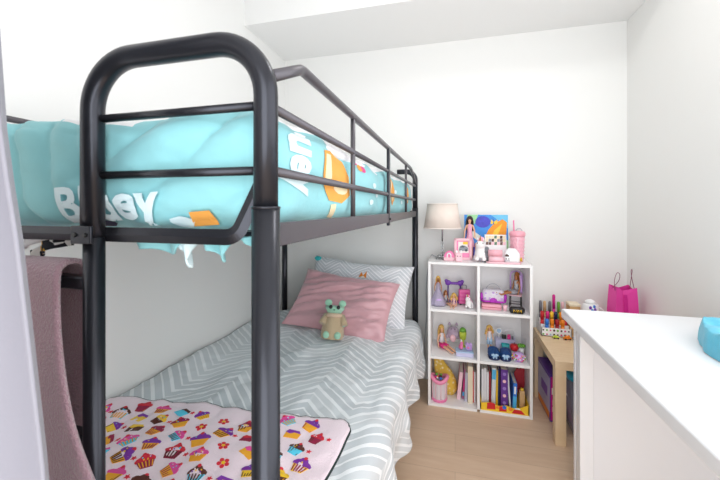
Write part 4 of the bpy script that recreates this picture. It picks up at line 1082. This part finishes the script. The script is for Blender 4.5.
book('bright blue slim book with light blue lower spine', .337, .021, .165, .15, M_blue, z=ZB, y=2.325, lean=2, group=G2, spine=[((0, 2), .01, .085, .92), ((0, 0), .10, .145, .5)])
t = thing('storage_carton', 'tan card tube-shaped carton standing at right in the yellow tray', 'carton', (.397, 2.365, ZB), -6)
b = B(); b.box((0, 0, .055), (.03, .03, .11), .002); b.build('carton_body', M_tan, t)
b = B(); b.box((0, 0, .116), (.018, .018, .012), .004); b.build('cap', M_yel, t)
t = thing('folded_card', 'dark red heart-shaped card propped up at the right of the bottom right cube', 'card', (.397, 2.455, ZB), 0)
b = B()
hp = [(.0, .0), (.028, .055), (.034, .12), (.03, .165), (.014, .185), (.0, .16), (-.014, .17), (-.03, .14), (-.03, .09), (-.016, .04)]
b.prism([(x, z+.035) for x, z in hp], (0, 0, 0), (1, 0, 0), (0, 0, 1), (0, 1, 0), .012); b.build('heart', M_dred, t)
b = B(); b.box((0, .006, .02), (.012, .012, .04), .002); b.build('stick', M_tan, t)

# ------------------------------------------------------------------ side table and what is on it
TX0, TX1, TY0, TY1, TZ = .509, 1.046, 2.069, 2.619, .445
table = thing('side_table', 'square birch side table in the back right corner', 'table', ((TX0+TX1)/2, (TY0+TY1)/2, 0))
hx, hy = (TX1-TX0)/2, (TY1-TY0)/2
b = B(); b.bx(-hx, hx, -hy, hy, TZ-.045, TZ, .0015); b.build('tabletop', M_birch, table)
for sx_ in (-1, 1):
    for sy_ in (-1, 1):
        b = B(); b.bx(sx_*hx-(.052 if sx_ > 0 else 0), sx_*hx+(.052 if sx_ < 0 else 0), sy_*hy-(.052 if sy_ > 0 else 0), sy_*hy+(.052 if sy_ < 0 else 0), 0, TZ-.0455, .0015); b.build('leg', M_birch, table)
# pen organiser
cad = thing('pen_organizer', 'white tiered organiser printed with colourful stickers on the birch table', 'organizer', (.612, 2.535, TZ), 0)
b = B()
def tier(y0, y1, h):
    b.bx(-.085, .085, y0, y0+.003, 0, h); b.bx(-.085, .085, y1-.003, y1, 0, h); b.bx(-.085, -.082, y0, y1, 0, h); b.bx(.082, .085, y0, y1, 0, h); b.bx(-.085, .085, y0, y1, 0, .004)
tier(-.075, -.035, .052); tier(-.035, .01, .062); tier(.01, .06, .09)
b.bx(-.03, -.028, -.0345, .06, 0, .06); b.bx(.03, .032, -.0345, .06, 0, .06)
b.build('case', M_wht, cad)
b = B(); rr = random.Random(8); y = -.0755
for i in range(8):
    for j in range(2):
        x = -.075+i*.0205; z = .012+j*.026; b.mi = rr.randrange(6); s = rr.uniform(.005, .008)
        b.poly([V((x+s*px, y, z+s*pz)) for px, pz in circ(0, 0, 1, 1, 8)])
b.build('sticker', [M_org, M_green, M_yel, M_dbr, M_lblue, M_mag], cad)
pens = [M_red, M_mag, M_yel, M_navy, M_org, M_red, M_blue, M_org, M_dred, M_org, M_dgrey, M_tan, M_dgrey, M_hot2, M_green, M_pale]
pen_names = ['red', 'magenta', 'yellow', 'navy', 'orange', 'scarlet', 'blue', 'amber', 'dark red', 'bright orange', 'grey', 'tan', 'charcoal', 'tall hot pink', 'green', 'pale pink']
pos = []
for i in range(6): pos.append((-.068+i*.0268, -.012, .135, .0100))
for i in range(4): pos.append((-.050+i*.030, -.055, .098, .0105))
for i in range(6): pos.append((-.068+i*.0265, .035, .19 if i != 3 else .235, .0085))
desc = ['in the middle tier', 'in the front tier', 'in the back tier']
for i, (x, yy, h, r) in enumerate(pos):
    tier_n = 0 if i < 6 else 1 if i < 10 else 2
    t = thing('marker_pen', '%s marker pen standing %s of the white organiser' % (pen_names[i], desc[tier_n]), 'pen', (.612+x, 2.535+yy, TZ+.004), group='pens in the organiser')
    dx, dy = .012*n1(i*3.3, 1, 1), .004*n1(i*2.1, 4, 4)
    b = B(); b.cyl((0, 0, 0), (dx*.6, dy*.6, h*.62), r, seg=12); b.build('barrel', pens[i], t)
    b = B(); b.tube([(dx*.6, dy*.6, h*.62), (dx*.95, dy*.95, h*.96), (dx, dy, h)], [r*1.06, r*1.06, r*.75], 12); b.build('cap', pens[i], t)
def toy_car(lbl, loc, rz, m, s):
    t = thing('toy_car', lbl, 'toy car', loc, rz, 'toy cars on the birch table')
    b = B(); b.box((0, 0, .011*s), (.05*s, .024*s, .010*s), .003*s); b.box((.0, 0, .020*s), (.026*s, .02*s, .011*s), .004*s); b.build('body', m, t)
    for sx_ in (-1, 1):
        for sy_ in (-1, 1): b = B(); b.cyl((sx_*.015*s, sy_*.0105*s, .006*s), (sx_*.015*s, sy_*.0135*s, .006*s), .006*s, seg=12); b.build('wheel', M_blk, t)
toy_car('orange toy car in front of the organiser', (.662, 2.425, TZ), 12, M_org, .9)
toy_car('grey toy car, farther right in front of the organiser', (.712, 2.43, TZ), -10, M_dgrey, .8)
toy_car('green toy car at the left in front of the organiser', (.60, 2.43, TZ), 8, M_lime, .75)
t = thing('canister', 'white canister with purple and blue motif showing over the desk edge', 'canister', (.785, 2.42, TZ), 0)
b = B(); b.lathe([(.003, 0), (.04, 0), (.042, .01), (.042, .225), (.036, .235), (.003, .235)], seg=28); b.build('body', M_wht, t)
b = B(); b.lathe([(.037, .235), (.02, .25), (.006, .256), (.002, .256)], seg=20); b.build('lid', M_wht, t)
b = B()
for x, z, mi in ((-.012, .215, 0), (.008, .222, 1), (-.002, .20, 1), (.012, .205, 0)): b.mi = mi; b.ell((x, -.0405, z), (.008, .003, .010), seg=10, ring=6)
b.build('motif', [M_purple, M_blue], t)
b = B(); b.torus((.042, 0, .18), .028, .004, (1, 0, 0), (0, 0, 1), -90, 90, 12, 8); b.build('handle', M_wht, t)
t = thing('wooden_box', 'beige box top showing between the organiser and the white canister', 'box', (.722, 2.52, TZ), 0)
b = B(); b.bx(-.03, .03, -.04, .04, 0, .19, .003); b.build('box_body', M_tan, t)
b = B(); b.bx(-.032, .032, -.042, .042, .19, .205, .003); b.build('lid', M_beige, t)
# gift bag
bag = thing('gift_bag', 'hot pink paper gift bag with cord handles in the corner behind the desk', 'gift bag', (.957, 2.43, TZ), 10)
W2, D2, HB = .066, .045, .335
def bagring(z, k, fold=0): return [V((-W2*k, -D2*k, z)), V((-.015, -D2*k-.004*k+fold, z)), V((W2*k, -D2*k, z)), V((W2*k, 0-fold*.6, z)), V((W2*k, D2*k, z)), V((0, D2*k, z)), V((-W2*k, D2*k, z)), V((-W2*k, 0-fold*.0, z))]
b = B()
rg = [bagring(0, 1), bagring(.10, 1.0, .004), bagring(.2, .96, .012), bagring(.28, .9, .016)]
top = bagring(HB, .84, .018)
for i, dz_ in enumerate((.012, -.014, .006, -.012, .010, -.008, .012, -.004)): top[i].z += dz_
rg.append(top)
b.loft(rg, cap=False, smooth=False)
b.mi = 0; b.poly(list(reversed(bagring(0.0005, 1))))
gb = b.build('bag_body', [M_hot], bag); gb.modifiers.new('t', 'SOLIDIFY').thickness = .0012
b = B(); b.poly([V((-.016, -D2-.0055+.003, .05)), V((.012, -D2-.003, .05)), V((.002, -D2*.93+.004, .30)), V((-.015, -D2*.93+.0085, .30))])
b.build('crease', M_hot2, bag)  # darker quad paints the shade of the gusset fold onto the paper
M_cord = mat('plum cord', '#8A4A66', .6)
b = B(); b.tube(smooth_path([(-.058, -.026, .322), (-.066, -.034, .38), (-.050, -.03, .425), (-.028, -.02, .415), (-.030, -.012, .375), (-.056, .008, .325)], 6), .0017, 7); b.build('handle', M_cord, bag)
b = B(); b.tube(smooth_path([(.050, -.026, .325), (.034, -.03, .385), (.034, -.02, .435), (.050, -.005, .44), (.054, .01, .39), (.052, .02, .325)], 6), .0017, 7); b.build('handle', M_cord, bag)
# under the table
t = thing('game_box', 'purple and magenta card box standing under the birch table', 'box', (.562, 2.428, 0), 2)
b = B(); b.bx(-.030, .030, -.135, .135, 0, .272, .002); b.build('carton', mat('box purple', '#5B2D99', .4), t)
b = B()
b.mi = 0; b.bx(-.027, .027, -.1362, -.135, .01, .262)
b.mi = 1; b.bx(-.022, .018, -.1368, -.136, .16, .20); b.bx(-.018, .02, -.1368, -.136, .10, .13)
b.mi = 2; b.bx(-.02, .012, -.1368, -.136, .06, .09)
b.build('end_print', [M_hot2, M_wht, M_pale], t)
b = B(); b.mi = 0; b.bx(-.0312, -.030, -.125, .125, .05, .25); b.mi = 1; b.bx(-.0318, -.031, -.08, .05, .12, .18); b.mi = 2; b.bx(-.0315, -.031, -.12, .12, .01, .05)
b.build('side_print', [mat('print lavender', '#BFB6D6', .4), M_purple, M_org], t)
t = thing('storage_tub', 'clear grey plastic tub with turquoise lid under the birch table', 'storage tub', (.80, 2.30, 0), 0)
b = B(); b.loft([rrect(.34, .28, .03, 0), rrect(.36, .30, .03, .02), rrect(.40, .34, .035, .32), rrect(.392, .332, .033, .32), rrect(.352, .292, .028, .025)]); b.build('tub_body', mat('smoky plastic', '#9A9CB0', .2, trans=.35), t)
b = B(); b.loft([rrect(.415, .355, .04, .318), rrect(.42, .36, .04, .335), rrect(.40, .34, .04, .348), rrect(.34, .28, .03, .350)]); b.build('lid', M_turq, t)
b = B(); b.box((-.187, -.03, .20), (.012, .09, .016), .004); b.build('handle', mat('tub handle', '#C5C7D4', .3), t)

# ------------------------------------------------------------------ desk
DX0, DX1, DY0, DY1, DZ = .459, 1.062, .55, 1.773, .80
desk = thing('desk', 'white laminate desk in the right foreground along the right wall', 'desk', (0, 0, 0))
b = B(); b.bx(DX0, DX1, DY0, DY1, DZ-.04, DZ, .006); b.build('desktop', M_desk, desk)
b = B(); b.bx(.500, 1.05, 1.722, 1.742, 0, DZ-.0405, .002); b.build('end_panel', M_desk, desk)
b = B(); b.bx(.502, .553, 1.665, 1.7215, 0, DZ-.0405, .003); b.build('leg', M_desk, desk)
for x in (.502, 1.0):
    b = B(); b.bx(x, x+.05, .60, .65, 0, DZ-.0405, .003); b.build('leg', M_desk, desk)
b = B(); b.bx(1.03, 1.05, .6505, 1.7215, .10, DZ-.0405, .002); b.build('back_panel', M_desk, desk)
def crumple(u, v):
    th, ph = u*2*PI, v*PI/2
    r = 1+.10*n1(math.cos(th)*1.6, math.sin(th)*1.6, 3)+.06*n1(math.cos(th)*4, math.sin(th)*4, v*4)
    c_ = max(0, math.cos(ph))**.4; y = .19*r*math.sin(th)*c_; x = .125*r*math.cos(th)*c_+.3*y
    z = .072*min(1, math.sin(ph)*1.7)**.8*(1+.22*n1(x*14, y*14, 2)+.12*n1(x*30, y*22, 6))
    return V((x, y, max(0.002, z)))
o = grid_obj('cloth', crumple, 64, 20, mat('turquoise cloth', '#55B4CE', .75, bump=.3, scale=50, sheen=.2, var=.12), loc=(.878, 1.36, DZ), )
tag(o, 'crumpled turquoise cloth lying on the white desk at the right edge', 'cloth')

# ------------------------------------------------------------------ light, world, camera
def area(name, loc, rot, sx, sy, e, col=(1, 1, 1), shape='RECTANGLE'):
    l = bpy.data.lights.new(name, 'AREA'); l.shape = shape; l.size = sx; l.size_y = sy; l.energy = e; l.color = col
    o = bpy.data.objects.new(name, l); COL.objects.link(o); o.location = loc; o.rotation_euler = rot; return o
area('ceiling_lamp', (.42, 1.45, 2.72), (0, 0, 0), .30, .30, 5, (1, .985, .965), 'DISK')
area('window_daylight', (XR+.01, (WY0+WY1)/2, (WZ0+WZ1)/2), (0, R(90), 0), WZ1-WZ0-.06, WY1-WY0-.06, 16, (.985, .985, 1))
area('front_fill', ((FX0+FX1)/2, YF-.01, (FZ0+FZ1)/2), (R(90), 0, 0), FX1-FX0-.06, FZ1-FZ0-.06, 30, (.95, .975, 1))  # added fill light from behind the camera, no known source there
w = bpy.data.worlds.new('World'); SC.world = w; w.use_nodes = True
w.node_tree.nodes['Background'].inputs['Color'].default_value = (.92, .96, 1, 1); w.node_tree.nodes['Background'].inputs['Strength'].default_value = 1.0
cam = bpy.data.cameras.new('Camera'); co = bpy.data.objects.new('Camera', cam); COL.objects.link(co)
co.location = (0, 0, EYE); co.rotation_euler = (R(90), 0, R(15))
cam.sensor_width = 36; cam.lens = 355/720*36; cam.shift_y = -32/720; cam.clip_start = .02
cam.dof.use_dof = True; cam.dof.focus_distance = 1.7; cam.dof.aperture_fstop = 9
SC.camera = co
SC.view_settings.view_transform = 'Standard'; SC.view_settings.look = 'None'; SC.view_settings.gamma = 1; SC.view_settings.use_curve_mapping = False
SC.view_settings.exposure = .16
SC.cycles.max_bounces = 10; SC.cycles.diffuse_bounces = 6
